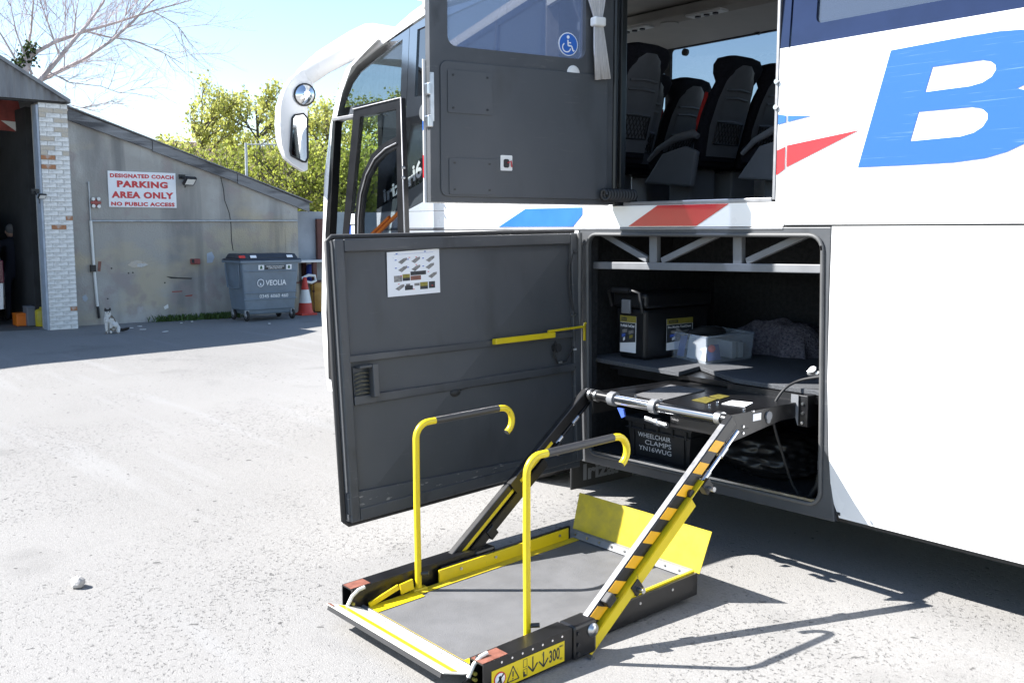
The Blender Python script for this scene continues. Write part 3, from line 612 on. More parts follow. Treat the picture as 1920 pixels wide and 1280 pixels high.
gl = gpx(1070, 82); st_ = gplate([(gl[0]+.062*math.cos(R(a)), gl[1]+.062*math.sin(R(a))) for a in range(0, 360, 15)], [], -.026, .002, 'access_sticker', 'paper', ud)
gplate([(gl[0]+.057*math.cos(R(a)), gl[1]+.057*math.sin(R(a))) for a in range(0, 360, 15)], [], -.0235, .001, 'blue_disc', 'blue_vinyl', st_)
wc = MB()
def flat(pts, wd, n=-.0215):
    for (a, b2), (c_, d_) in zip(pts, pts[1:]): wc.bar(G(gl[0]+a, gl[1]+b2, n), G(gl[0]+c_, gl[1]+d_, n), en, .001, wd)
flat([(-.004, .022), (-.002, -.008), (.02, -.008), (.03, -.034), (.038, -.031)], .0075)
flat([(-.003, .008), (.016, .008)], .006)
flat([(-.012+.026*math.cos(R(a)), -.018+.024*math.sin(R(a))) for a in range(125, 361, 15)], .0065)
wc.prism([G(gl[0]-.003+.009*math.cos(R(a)), gl[1]+.037+.009*math.sin(R(a)), -.0215) for a in range(0, 360, 30)], en*.001)
wc.build('wheelchair_symbol', 'paper', st_)
cu = MB(); rows = []
for (py, xa, xb, am) in ((-90, 1075, 1130, .014), (-30, 1086, 1130, .014), (15, 1100, 1125, .011), (34, 1106, 1122, .009), (52, 1106, 1123, .009), (90, 1106, 1128, .012), (150, 1108, 1136, .014)):
    s0 = gpx(xa, py+2); s1 = gpx(xb, py); rows.append([G(lerp(s0[0], s1[0], k/16), lerp(s0[1], s1[1], k/16), .035+am*math.cos(k*math.pi*.75)) for k in range(17)])
ct = cu.grid(rows).build('curtain', 'curtain', ud); ct.modifiers.new('s', 'SOLIDIFY').thickness = .004
a, b2 = gpx(1104, 43), gpx(1125, 45); MB().obox((G(*a, .036)+G(*b2, .036))/2, e, Z, en, (b2[0]-a[0]), .05, .055).build('tie_back', 'offwhite', ct, bevel=.01)
q = gpx(1075, 130); MB().lathe([(.042, 0), (.040, .003), (.03, .006), (0, .0075)], G(q[0], 2.502, .0005), en, 16).build('window_knob', 'offwhite', ud)
MB().tube([V((-3.905, -.03, 1.80)), V((-3.905, -.03, 3.24))], .016, 10).build('door_hinge', 'black_paint', ud)
side('opening_pillar', [(-3.943, 1.793), (-3.895, 1.793), (-3.895, 3.27), (-3.943, 3.27)], 'black_paint', y=.005, th=.05, bevel=.008)
MB().bx(-3.86, -2.865, -.002, .12, 1.7895, 1.812).build('threshold', 'aluminium', coach, bevel=.004)
side('header_panel', [(-3.88, 3.12), (-2.845, 3.12), (-2.845, 3.285), (-3.88, 3.285)], 'white_paint', y=0)
a, b2 = G(*gpx(1122, 366), .05), V((-3.80, .03, 1.845))
cc = MB().tube([a.lerp(b2, i/110)+V((.028*math.cos(i*.62)*.6, .028*math.cos(i*.62)*.4, .028*math.sin(i*.62))) for i in range(111)], .012, 6).build('coiled_cable', 'black_plastic', ud)

# ---- seats
def bus_seat(x, y, armrest, cushion=True):
    """forward-facing coach seat; back plane at x, centre y, floor 1.79"""
    z0 = 1.79
    lv = [(.34, .20, .05, .0), (.48, .215, .055, .02), (.66, .22, .05, .08), (.80, .205, .045, .14), (.86, .19, .04, .165), (.91, .225, .05, .185), (.965, .235, .06, .20), (1.01, .20, .055, .205), (1.03, .12, .03, .205)]
    bk = MB(); rows = []
    for h, wdt, th, dx in lv:
        row = []
        for k in range(20):
            t = 2*math.pi*k/20; c_, s_ = math.cos(t), math.sin(t)
            wing = .05*max(0, abs(c_)-.6) if h > .9 else .02*max(0, abs(c_)-.6)
            row.append(V((x+dx+th*math.copysign(abs(s_)**.6, s_)-wing, y+wdt*math.copysign(abs(c_)**.55, c_), z0+h)))
        rows.append(row)
    bk.grid(rows, True, True); bk.add(rows[-1], [tuple(range(20))], True); bk.add(rows[0], [tuple(range(20))], True)
    seat = bk.build('seat', 'seat_fabric', coach, label='dark fabric seat with grey plastic back shell')
    def P(h, wy, n): # point on the rear face
        dx = interp([(l[0], l[3]) for l in lv], h); th = interp([(l[0], l[2]) for l in lv], h); return V((x+dx+th+n, y+wy, z0+h))
    out = [(.37, .165), (.57, .185), (.74, .175), (.86, .145), (.93, .105), (.965, .05)]
    shp = MB(); rows = []
    for h, wdt in out: rows.append([P(h, wdt*k, .012*(1-abs(k)**4)-.002) for k in (-1, -.92, -.6, 0, .6, .92, 1)])
    sh_ = shp.grid(rows).build('back_shell', 'seat_shell', seat)
    for h, hw in ((.60, .135), (.805, .125), (.75, .12)):
        MB().tube([P(h, -hw, .008), P(h+.008, 0, .016), P(h, hw, .008)], .009, 6).build('shell_ridge', 'seat_shell', sh_)
    MB().grid([[P(h, wy, .018-.004*abs(wy)/.12) for wy in (-.125, 0, .125)] for h in (.635, .69, .74)]).build('fold_tray', 'seat_shell', sh_)
    net = MB()
    for k in range(9):
        a_ = -.13+k*.0325
        net.tube([P(.46, a_, .018), P(.59, min(.13, a_+.07), .018)], .003, 4, False).tube([P(.59, a_, .018), P(.46, min(.13, a_+.07), .018)], .003, 4, False)
    net.tube([P(.455, -.135, .018), P(.595, -.135, .018), P(.595, .135, .018), P(.455, .135, .018), P(.455, -.135, .018)], .006, 5)
    net.build('pocket_net', 'black_plastic', sh_)
    for s_ in (-1, 1):
        MB().tube([V((x-.03, y+s_*.175, z0+.42)), V((x+.02, y+s_*.185, z0+.62)), V((x+.06, y+s_*.175, z0+.80))], [.012, .03, .012], 6).build('red_bolster', 'seat_red', seat)
    MB().bx(x-.45, x+.02, y-.21, y+.21, z0+.30, z0+.42).build('cushion', 'seat_fabric', seat, bevel=.03)
    MB().bx(x-.30, x-.10, y-.14, y+.14, z0, z0+.30).build('seat_base', 'seat_grey', seat, bevel=.02)
    if armrest:
        ya = y-.245
        MB().prism([(x-.42, ya-.03, z0+.20), (x+.02, ya-.03, z0+.16), (x+.06, ya-.03, z0+.40), (x-.05, ya-.03, z0+.44), (x-.25, ya-.03, z0+.40)], (0, .05, 0)).build('armrest_panel', 'seat_grey', seat, bevel=.015)
        MB().tube([(x-.40, ya, z0+.36), (x-.30, ya, z0+.44), (x-.15, ya, z0+.50), (x+.01, ya, z0+.52), (x+.05, ya, z0+.50)], [.015, .022, .028, .032, .02], 8).build('armrest', 'seat_grey', seat)
    return seat
bus_seat(-4.52, .66, True)
for xx in (-5.24, -4.42, -3.60):
    bus_seat(xx, 1.50, True); bus_seat(xx, 1.97, False)

# ------------------------------------------------------------ wheelchair lift
lift = thing('wheelchair_lift', 'yellow and black wheelchair lift lowered to the ground with two yellow handrails', 'wheelchair lift', (-3.02, -1.4, 0))
def dz(y): return .085+(y+2.0)/1.21*.058
Y0, Y1, XN, XF = -2.0, -.79, -2.645, -3.405
def strip(x0, x1, ya, yb, h0, h1, name, m, parent=lift, bevel=0):
    """box following the sloping deck"""
    return MB().hexa([(x0, ya, dz(ya)+h0), (x1, ya, dz(ya)+h0), (x1, yb, dz(yb)+h0), (x0, yb, dz(yb)+h0), (x0, ya, dz(ya)+h1), (x1, ya, dz(ya)+h1), (x1, yb, dz(yb)+h1), (x0, yb, dz(yb)+h1)]).build(name, m, parent, bevel=bevel)
deck = strip(XF+.001, XN-.001, Y0, Y1, -.03, 0, 'deck', 'deck_grey')
strip(XN, XN+.014, -1.60, Y1+.005, -.070, .028, 'side_wall', 'black_paint', bevel=.002)
strip(XN-.016, XN-.001, -1.98, Y1, .0, .036, 'edge_lip', 'yellow_paint', bevel=.002)
strip(XF-.014, XF, -1.60, Y1-.03, -.070, .062, 'side_wall', 'black_paint', bevel=.002)
strip(XF+.001, XF+.010, -1.62, Y1-.05, .0, .058, 'edge_lip', 'yellow_paint', bevel=.002)
strip(XF+.0105, XF+.055, -1.75, Y1-.02, .001, .004, 'edge_strip', 'yellow_worn')
strip(XF+.0105, XF+.085, -1.99, -1.75, .001, .004, 'edge_strip', 'yellow_paint')
MB().bar((XF+.018, -1.985, dz(-1.99)+.012), (XF+.018, -1.84, dz(-1.84)+.05), X, .008, .022).bar((XF+.018, -1.83, dz(-1.83)+.035), (XF+.018, -1.765, dz(-1.77)+.042), X, .008, .045).build('gusset', 'yellow_paint', lift)
strip(XN-.085, XN-.018, -1.99, -1.84, .001, .004, 'edge_strip', 'yellow_paint')
strip(XF+.09, XN-.02, -1.998, -1.985, .001, .004, 'edge_strip', 'yellow_paint')
for yy in (-1.9, -1.5, -1.3, -.9):
    MB().tube([(XF+.010, yy, dz(yy)+.035), (XF+.0135, yy, dz(yy)+.035)], .007, 8).build('rivet', 'steel', lift)
for yy in (-1.15, -.95):
    MB().tube([(XN+.013, yy, dz(yy)+.0), (XN+.017, yy, dz(yy)+.0)], .006, 8).build('rivet', 'steel', lift)
# side boxes (hollow square tube, open outer end)
def hollow(xa, xb, ya, yb, h0, h1, t):
    b = MB()
    for (a0, a1, c0, c1) in ((xa, xb, h1-t, h1), (xa, xb, h0, h0+t), (xa, xa+t, h0+t, h1-t), (xb-t, xb, h0+t, h1-t)):
        b.hexa([(a0, ya, dz(ya)+c0), (a1, ya, dz(ya)+c0), (a1, yb, dz(yb)+c0), (a0, yb, dz(yb)+c0), (a0, ya, dz(ya)+c1), (a1, ya, dz(ya)+c1), (a1, yb, dz(yb)+c1), (a0, yb, dz(yb)+c1)])
    return b
nb = hollow(-2.615, -2.535, -2.045, -1.625, -.045, .075, .005).build('side_box', 'black_paint', lift)
fb = hollow(-3.505, -3.425, -2.045, -1.40, -.045, .085, .005).build('side_box', 'black_paint', lift)
strip(-2.608, -2.542, -2.044, -1.93, .0755, .0765, 'primer_patch', 'red_primer', nb); strip(-3.498, -3.432, -2.044, -1.95, .0855, .0865, 'primer_patch', 'red_primer', fb)
# hazard label on the near box
LX = -2.5343
def lp(u, v): yy = lerp(-2.01, -1.665, u); return V((LX, yy, dz(yy)+lerp(-.038, .040, v)))
lab = MB().prism([lp(0, 0), lp(1, 0), lp(1, 1), lp(0, 1)], (.0012, 0, 0)).build('hazard_label', 'yellow_paint', nb)
tt = MB()
def lflat(pts, wd, mb):
    for a, b_ in zip(pts, pts[1:]): mb.bar(lp(*a)+V((.0016, 0, 0)), lp(*b_)+V((.0016, 0, 0)), X, .0008, wd)
lflat([(.20, .16), (.36, .16), (.28, .84), (.20, .16)], .004, tt); lflat([(.28, .34), (.28, .60)], .005, tt); lflat([(.28, .24), (.28, .28)], .005, tt)
for u0 in (.55, .70): lflat([(u0, .9), (u0, .2)], .005, tt); lflat([(u0-.065, .52), (u0, .18), (u0+.065, .52)], .006, tt)
lflat([(.42, .1), (.47, .1), (.47, .45), (.42, .45), (.42, .1)], .0015, tt); lflat([(.42, .55), (.47, .55), (.47, .92), (.42, .92), (.42, .55)], .0015, tt); lflat([(.43, .14), (.43, .34)], .006, tt); lflat([(.425, .16), (.46, .16)], .006, tt)
tt.build('label_symbols', 'print_dark', lab)
text('300', 'label_number', 'print_dark', lab, lp(.855, .52)+V((.0014, 0, 0)), lp(1, .5)-lp(0, .5), Z, .052, .047, .02, .0006)
text('MAX', 'label_number', 'print_dark', lab, lp(.955, .82)+V((.0014, 0, 0)), lp(1, .5)-lp(0, .5), Z, .02, .008, .02, .0006)
text('kg', 'label_number', 'print_dark', lab, lp(.95, .2)+V((.0014, 0, 0)), lp(1, .5)-lp(0, .5), Z, .012, .012, .02, .0006)
cy = lp(.105, .5); MB().lathe([(.027, 0), (.027, .001), (0, .001)], cy+V((.0013, 0, 0)), X, 20).build('prohibition_ring', 'print_red', lab)
MB().lathe([(.022, 0), (.022, .0008), (0, .0008)], cy+V((.0024, 0, 0)), X, 20).build('prohibition_disc', 'paper', lab)
MB().bar(cy+V((.0038, -.018, -.018)), cy+V((.0038, .018, .018)), X, .0006, .006).bar(cy+V((.0038, .004, -.018)), cy+V((.0038, -.002, .012)), X, .0006, .010).build('prohibition_figure', 'print_dark', lab)
for k in range(7):
    yy = -1.965+k*.048; MB().tube([(-2.5365, yy, dz(yy)+.060), (-2.532, yy, dz(yy)+.060)], .0045, 8).build('rivet', 'chrome', nb)
# pivot blocks
for (xa, xb, sg) in ((-2.617, -2.528, 1), (-3.512, -3.42, -1)):
    pb = strip(xa, xb, -1.622 if sg > 0 else -1.40, -1.50 if sg > 0 else -1.28, -.055, .078, 'pivot_block', 'black_paint', bevel=.012)
    if sg > 0:
        MB().lathe([(.026, 0), (.026, .006), (.018, .006), (.018, .012), (0, .012)], (xb, -1.525, dz(-1.525)+.04), X, 18).build('pivot_pin', 'steel', pb)
        for dy, hh in ((-.085, .045), (-.085, .0), (-.085, -.035)):
            MB().tube([(xb-.001, -1.525+dy+.01, dz(-1.525)+hh), (xb+.007, -1.525+dy+.01, dz(-1.525)+hh)], .008, 8).build('bolt', 'black_plastic', pb)
        MB().tube([(xb, -1.54, .045), (xb+.02, -1.54, .045)], .010, 8).build('bolt', 'steel', pb)
# outer roll stop, raised
def rs(x, k, n=0): return V((x, lerp(-2.004, -2.165, k), lerp(.086, .142, k)))+V((0, .33, .94))*n
rsm = MB().hexa([rs(XF-.015, 0, -.004), rs(XN+.04, 0, -.004), rs(XN+.04, 1, -.004), rs(XF-.015, 1, -.004), rs(XF-.015, 0, 0), rs(XN+.04, 0, 0), rs(XN+.04, 1, 0), rs(XF-.015, 1, 0)]).build('roll_stop', 'pale_metal', lift)
MB().hexa([rs(XF, .55, .0005), rs(XN+.02, .55, .0005), rs(XN+.02, .72, .0005), rs(XF, .72, .0005), rs(XF, .55, .002), rs(XN+.02, .55, .002), rs(XN+.02, .72, .002), rs(XF, .72, .002)]).build('yellow_band', 'yellow_paint', rsm)
MB().hexa([rs(XF-.012, .9, .0005), rs(XF+.02, .9, .0005), rs(XF+.03, .99, .0005), rs(XF-.012, .99, .0005), rs(XF-.012, .9, .002), rs(XF+.02, .9, .002), rs(XF+.03, .99, .002), rs(XF-.012, .99, .002)]).build('red_corner', 'red_primer', rsm)
MB().hexa([rs(XF, 1.0, -.022), rs(XN+.03, 1.0, -.022), rs(XN+.03, 1.0, -.006), rs(XF, 1.0, -.006), rs(XF, .93, -.022), rs(XN+.03, .93, -.022), rs(XN+.03, .93, -.006), rs(XF, .93, -.006)]).build('rubber_edge', 'rubber', rsm)
MB().tube([rs(XF-.01, -.03, .004), rs(XN+.035, -.03, .004)], .008, 8).build('piano_hinge', 'aluminium', rsm)
for k in range(14):
    xx = XF+.03+k*.055; MB().tube([rs(xx, .10, -.001), rs(xx, .10, .003)], .004, 6).build('rivet', 'steel', rsm)
for xx in (XF-.02, XN+.05):
    MB().prism([(xx, -2.07, .10), (xx, -2.03, .17), (xx, -1.99, .15), (xx, -1.99, .08), (xx, -2.10, .085)], (.008, 0, 0)).build('hinge_lug', 'black_paint', rsm)
    MB().tube([(xx+.012, -2.075, .105), (xx+.012, -2.05, .145), (xx+.012, -2.02, .165), (xx+.012, -1.99, .17)], .008, 6).build('link_rod', 'pale_metal', rsm)
    for dz_ in (0, .022): MB().tube([(xx+.006, -2.05, .092+dz_), (xx+.024, -2.05, .092+dz_)], .007, 8).build('bolt', 'print_yellow', rsm)
# inner bridge flap
def bf(x, k, n=0): return V((x, lerp(-.785, -.735, k), lerp(.155, .352, k)))+V((0, -.97, .24))*n
br = MB().hexa([bf(-3.43, .06, -.004), bf(-2.625, .06, -.004), bf(-2.60, 1, -.004), bf(-3.43, 1, -.004), bf(-3.43, .06, 0), bf(-2.625, .06, 0), bf(-2.60, 1, 0), bf(-3.43, 1, 0)]).build('bridge_flap', 'yellow_worn', lift)
MB().hexa([(-3.43, -.815, .148), (-2.66, -.815, .148), (-2.66, -.785, .152), (-3.43, -.785, .152), (-3.43, -.80, .175), (-2.66, -.80, .175), (-2.66, -.782, .178), (-3.43, -.782, .178)]).build('hinge_strip', 'beam_grey', br)
for k in range(9): MB().tube([(-3.38+k*.083, -.800, .163), (-3.38+k*.083, -.811, .164)], .006, 6).build('rivet', 'steel', br)
# handrails
def handrail(x, yb, zb, dzt=0):
    zt = .835+dzt
    arc = [V((x, yb+.065-.065*math.cos(t), zt-.065+.065*math.sin(t))) for t in [i*math.pi/14 for i in range(8)]]
    post = [V((x, yb+.004, zb)), V((x, yb, .5))]+arc+[V((x, yb+.10, zt+.001))]
    ye = yb+.47
    hook = [V((x, ye-.02, zt+.012))]+[V((x, ye+.062*math.sin(t), zt+.012-.062+.062*math.cos(t))) for t in [i*R(150)/9 for i in range(10)]]
    h = MB().tube(post, .0145, 14).build('handrail', 'yellow_paint', lift)
    MB().tube([V((x, yb+.10, zt+.001)), V((x, ye-.02, zt+.012))], .0160, 14).build('grip', 'grip_black', h)
    MB().tube(hook, .0145, 14).build('hook_end', 'yellow_paint', h)
    MB().tube([hook[-1], hook[-1]+(hook[-1]-hook[-2]).normalized()*.003], .0135, 12).build('end_cap', 'grip_black', h)
    MB().tube([V((x+.012, yb+.012, zb+.075)), V((x+.035, yb+.035, zb+.078))], .009, 10).build('lock_knob', 'grip_black', h)
    MB().bx(x-.02, x+.02, yb-.03, yb+.04, zb-.008, zb+.012).build('post_socket', 'yellow_worn', h, bevel=.004)
    return h
handrail(-2.66, -1.742, .105, -.012); handrail(-3.395, -1.735, .10, -.0)
# lifting arms
PA, PB = V((0, -.645, .84)), V((0, -1.545, .125)); ad = (PB-PA).normalized(); an = V((0, ad.z, -ad.y)); an = an if an.z > 0 else -an
def lift_arm(x, near):
    o = V((x, 0, 0)); AL = (PB-PA).length
    arm = MB().bar(PA+o, PB+o, X, .034, .056).build('lift_arm', 'black_paint', lift, bevel=.004)
    if near:
        MB().bar(PA+o+an*.0295+ad*.06, PB+o+an*.0295-ad*.02, X, .026, .004).build('top_strip', mat('worn_edge', (.15, .152, .16), .5, metal=.6, var=.25, scale=30), arm)
        n = 8; lo_, hi_ = -.025, .025
        for k in range(n):
            a0 = .11+k*.127; a1 = a0+.062; off = .034
            q = [PA+ad*(a0+off)+an*hi_, PA+ad*a0+an*lo_, PA+ad*a1+an*lo_, PA+ad*(a1+off)+an*hi_]
            q = [p+V((x+.0172, 0, 0)) for p in q]
            MB().prism(q, (.0008, 0, 0)).build('hazard_stripe', 'amber_tape', arm)
    else:
        MB().bar(PA+o+V((.0175, 0, 0))+an*-.012+ad*.33, PB+o+V((.0175, 0, 0))+an*-.012-ad*.02, X, .0012, .016).build('hazard_stripe', 'yellow_paint', arm)
        MB().obox(PA+o+ad*.62+V((.018, 0, 0)), ad, X, an, .05, .03, .07).build('arm_clamp', 'black_paint', arm)
    # actuator under the arm
    s = .030 if near else .0
    c0, c1 = PA+o+an*-.048+V((s*.6, 0, 0))+ad*.02, PB+o+an*-.048+V((s*.6, 0, 0))
    rod = MB().tube([c0, c0+ad*.38], .010, 10).build('actuator_rod', 'chrome' if near else 'black_paint', arm)
    MB().tube([c0+ad*.10, c0+ad*.15], .015, 8).build('rod_collar', 'steel', rod); MB().tube([c0+ad*.24, c0+ad*.29], .015, 8).build('rod_collar', 'steel', rod)
    body = MB()
    a0, a1 = c0+ad*.30, c1+ad*.035
    body.bar(a0+an*.012, a1+an*.012, X, .04, .005).bar(a0+V((.020, 0, 0))+ad*.10-an*.010, a1+V((.020, 0, 0))-an*.010, X, .005, .042)
    body.build('actuator_cover', 'yellow_paint' if near else 'black_paint', arm)
    for kk in (.30, .84):
        cl = MB().obox(c0+ad*kk+V((.012, 0, 0))-an*.02, ad, X, an, .05, .036, .055).build('arm_clamp', 'black_paint', arm, bevel=.004)
        if near: MB().tube([c0+ad*kk+V((.02, 0, 0))-an*.03, c0+ad*kk+V((.055, 0, 0))-an*.03], .011, 10).build('clamp_bolt', 'steel', cl)
    if near:
        MB().obox(PA+o+ad*.985+V((.03, 0, 0))+an*.01, ad, X, an, .05, .035, .04).build('buffer_block', 'black_plastic', arm, bevel=.006)
        MB().tube([PA+o+ad*.40+V((.01, 0, 0))-an*.03, PA+o+ad*.40+V((.032, 0, 0))-an*.03], .018, 10).build('pivot_hole', 'black_plastic', arm)
    return arm
lift_arm(-2.575, True); lift_arm(-3.475, False)
# cross tube and sliding cassette
ct_ = MB().tube([(-3.50, -.645, .835), (-2.60, -.645, .835)], .024, 16).build('cross_tube', 'black_paint', lift)
MB().tube([(-3.27, -.645, .835), (-3.03, -.645, .835)], .0245, 16).build('tube_sleeve', 'chrome', ct_)
MB().tube([(-2.98, -.645, .835), (-2.66, -.645, .835)], .0255, 16).build('tube_sleeve', 'black_glass', ct_)
for xx in (-3.29, -3.02): MB().tube([(xx-.018, -.645, .835), (xx+.018, -.645, .835)], .036, 8).build('tube_collar', 'beam_grey', ct_)
for xx in (-3.47, -3.44, -3.40): MB().tube([(xx-.007, -.645, .835), (xx+.007, -.645, .835)], .030, 14).build('tube_ring', 'steel', ct_)
MB().tube([(-2.655, -.645, .835), (-2.625, -.645, .835)], .031, 14).build('tube_ring', 'steel', ct_)
MB().tube([(-3.06, -.66, .775), (-2.93, -.66, .76)], .014, 8).tube([(-3.0, -.66, .768), (-2.98, -.66, .768)], .02, 8).build('hydraulic_fitting', 'chrome', ct_)
MB().prism([(-3.24, -.67, .80), (-3.20, -.67, .80), (-3.19, -.67, .765), (-3.21, -.67, .755)], (0, .01, 0)).build('blue_tag', 'print_blue', ct_)
MB().bx(-2.95, -2.63, -.62, -.585, .745, .80).build('cross_beam', 'black_paint', lift, bevel=.004)
tp = MB().bx(-3.42, -2.631, -.60, .30, .838, .846).build('cassette_top', 'black_paint', lift)
def tpl(px, py, z=.849): return U(px, py, 2, z)
def tplate(pts, name, m, h=.004, z=.847): q = [tpl(*p, z) for p in pts]; MB().prism(q, (0, 0, h)).build(name, m, tp)
tplate([(1190, 741), (1257, 722), (1322, 732), (1240, 752)], 'top_plate', 'deck_grey')
tplate([(1297, 750), (1322, 744), (1345, 748), (1325, 756)], 'warning_label', mat('shaded_yellow_label', (.13, .11, .02), .5, var=.4, scale=60), .002)  # label yellow darkened to paint in the shade lying on the cassette
tplate([(1330, 743), (1348, 739), (1368, 743), (1350, 748)], 'warning_label', mat('shaded_yellow_label', (.13, .11, .02), .5, var=.4, scale=60), .002)
tplate([(1353, 757), (1372, 751), (1412, 755), (1396, 763)], 'data_plate', 'paper', .002)
for p in ((1192, 743), (1240, 751), (1330, 760), (1345, 755), (1395, 768), (1412, 772)):
    q = tpl(*p, .848); MB().tube([q, q+V((0, 0, .008))], .007, 8).build('screw', 'chrome', tp)
cs = MB().prism([(-2.630, -.655, .712), (-2.630, -.655, .828), (-2.630, -.635, .848), (-2.630, .2, .848), (-2.630, .2, .775), (-2.630, -.22, .775)], (.012, 0, 0)).build('cassette_side', 'black_paint', lift, bevel=.003)
MB().lathe([(.022, 0), (.022, .008), (.009, .008), (.009, .005), (0, .005)], (-2.617, -.625, .805), X, 16).build('end_washer', 'steel', cs)
MB().bx(-2.617, -2.6155, -.65, -.47, .7715, .7735).build('cover_joint', 'black_plastic', cs)
for yy, zz in ((-.625, .755), (-.625, .730), (-.51, .755), (-.51, .785)): MB().tube([(-2.619, yy, zz), (-2.613, yy, zz)], .006, 8).build('screw', 'chrome', cs)
MB().bx(-2.6175, -2.616, -.44, -.38, .800, .832).build('serial_label', 'paper', cs)
MB().tube([(-2.619, -.325, .81), (-2.610, -.325, .81)], .022, 12).tube([(-2.619, -.325, .79), (-2.612, -.325, .79)], .014, 10).build('lock_plate', 'beam_grey', cs)
MB().bx(-3.425, -3.415, -.66, .2, .745, .848).build('cassette_side', 'black_paint', lift)
bk = MB().bx(-2.612, -2.56, -.10, .12, .735, .885).build('mounting_bracket', 'black_paint', lift, bevel=.004)
MB().prism([(-2.645, -.105, .885), (-2.605, -.105, .885), (-2.605, -.105, .74), (-2.62, -.105, .78), (-2.645, -.105, .83)], (0, -.005, 0)).build('bracket_ear', 'beam_grey', bk)
for zz in (.845, .80, .755): MB().tube([(-2.585, -.098, zz), (-2.585, -.107, zz)], .007, 8).build('bolt', 'steel', bk)
MB().bx(-2.625, -2.585, .10, .16, .39, .735).build('support_leg', 'beam_grey', bk, bevel=.004)
for dy, zz in ((.05, .80), (.09, .80), (.05, .755), (.09, .755)): MB().tube([(-2.56, dy, zz), (-2.545, dy, zz)], .009, 8).build('bolt', 'steel', bk)
MB().bx(-3.50, -3.44, -.63, .25, .80, .838).build('slide_rail', 'black_paint', lift, bevel=.004)
cbl = [U(1538, 706, 1, -.02), U(1500, 713, 1, -.04), U(1470, 730, 1, -.1), U(1449, 765, 1, -.15), U(1452, 800, 1, -.14), U(1467, 850, 1, -.08), U(1485, 905, 1, .0), U(1503, 935, 1, .02)]
pts = []
for i in range(len(cbl)-1):
    p0, p1, p2, p3 = cbl[max(0, i-1)], cbl[i], cbl[i+1], cbl[min(len(cbl)-1, i+2)]
    for k in range(6):
        t = k/6; pts.append(.5*((2*p1)+(p2-p0)*t+(2*p0-5*p1+4*p2-p3)*t*t+(3*p1-p0-3*p2+p3)*t**3))
MB().tube(pts+[cbl[-1]], .0065, 7).build('control_cable', 'rubber', lift)
hs = [U(1505, 938, 1, .03), U(1520, 930, 1, .03), U(1533, 910, 1, .03), U(1540, 880, 1, .03)]
pts = []
for i in range(3):
    for k in range(12): pts.append(hs[i].lerp(hs[i+1], k/12))
MB().tube(pts, [.014+.004*(i % 2) for i in range(len(pts))], 8).build('corrugated_hose', 'black_plastic', lift)
q = U(1527, 699, 1, .0); MB().tube([q+V((-.03, 0, 0)), q+V((.03, 0, 0))], .016, 10).tube([q, q+V((0, -.02, .02))], .02, 8).build('latch_pin', 'steel', lift)
lift.scale = (1.025,)*3; lift.location = (-3.0955, -1.3345, -.04125)   # deck resting on the asphalt

# ------------------------------------------------------------ things in the luggage bay
ZS = .886
mat('chest_black', (.007, .0075, .009), .42, var=.2, scale=10, bump=.1, bscale=200)
tc = thing('tool_chest', 'black plastic tool chest with yellow topped label standing on the carpeted shelf', 'tool chest', (-3.99, .5, ZS))
x0, x1, y0, y1 = -4.125, -3.875, .22, .80
MB().hexa([(x0+.02, y0+.015, ZS), (x1-.015, y0+.015, ZS), (x1-.015, y1, ZS), (x0+.02, y1, ZS), (x0, y0, 1.19), (x1, y0, 1.19), (x1, y1, 1.19), (x0, y1, 1.19)]).build('body', 'chest_black', tc, bevel=.02)
MB().bx(x0-.012, x1+.012, y0-.014, y1+.01, 1.195, 1.285).build('lid', 'chest_black', tc, bevel=.018)
MB().tube([(x0-.01, y0-.02, 1.20), (x0-.01, y0-.05, 1.29), (x0+.03, y0-.055, 1.30), (x1-.06, y0-.055, 1.30), (x1-.01, y0-.05, 1.29), (x1-.01, y0-.02, 1.17)], .010, 8).tube([(x0+.03, y0-.055, 1.30), (x1-.08, y0-.055, 1.30)], .018, 10).build('handle', 'black_plastic', tc)
MB().bx(-4.05, -3.98, y0-.03, y0-.012, 1.16, 1.245).build('latch', 'beam_grey', tc, bevel=.006)
def chest_label(ox, u, n, z0, z1, wd, parent, partial=False):
    l = MB().plate([(0, 0), (wd, 0), (wd, z1-z0), (0, z1-z0)], [], ox, u, Z, n, .001).build('label', 'paper', parent)
    h = z1-z0
    MB().plate([(0, h*.82), (wd, h*.82), (wd, h), (0, h)], [], ox+n*.0014, u, Z, n, .0006).build('label_header', 'print_yellow', l)
    MB().plate([(0, h*.24), (wd*.97, h*.30), (wd*.97, h*.81), (0, h*.81)], [], ox+n*.0014, u, Z, n, .0006).build('label_picture', 'print_dark', l)
    MB().plate([(wd*.08, h*.86), (wd*.42, h*.86), (wd*.42, h*.95), (wd*.08, h*.95)], [], ox+n*.0022, u, Z, n, .0006).build('label_badge', 'print_dark', l)
    text('STANLEY', 'lettering', 'print_yellow', l, ox+u*wd*.25+Z*h*.905+n*.003, u, Z, wd*.28, h*.045, .03, .0005)
    text('Pro Mobile ToolChest', 'lettering', 'paper', l, ox+u*wd*.48+Z*h*.73+n*.003, u, Z, wd*.88, h*.075, .03, .0005)
    for a, b_, s_, c_ in ((.12, .40, .22, 'print_blue'), (.15, .52, .3, 'print_grey'), (.55, .5, .3, 'print_grey'), (.6, .38, .2, 'print_yellow'), (.2, .3, .12, 'paper')):
        MB().plate([(wd*a, h*b_), (wd*(a+s_), h*(b_+.04)), (wd*(a+s_), h*(b_+.12)), (wd*a, h*(b_+.09))], [], ox+n*.0022, u, Z, n, .0005).build('printed_tool', c_, l)
chest_label(V((-4.085, y0+.003, .925)), X, -Y, .925, 1.145, .13, tc)
chest_label(V((x1+.0025, .40, .935)), Y, X, .935, 1.125, .24, tc)
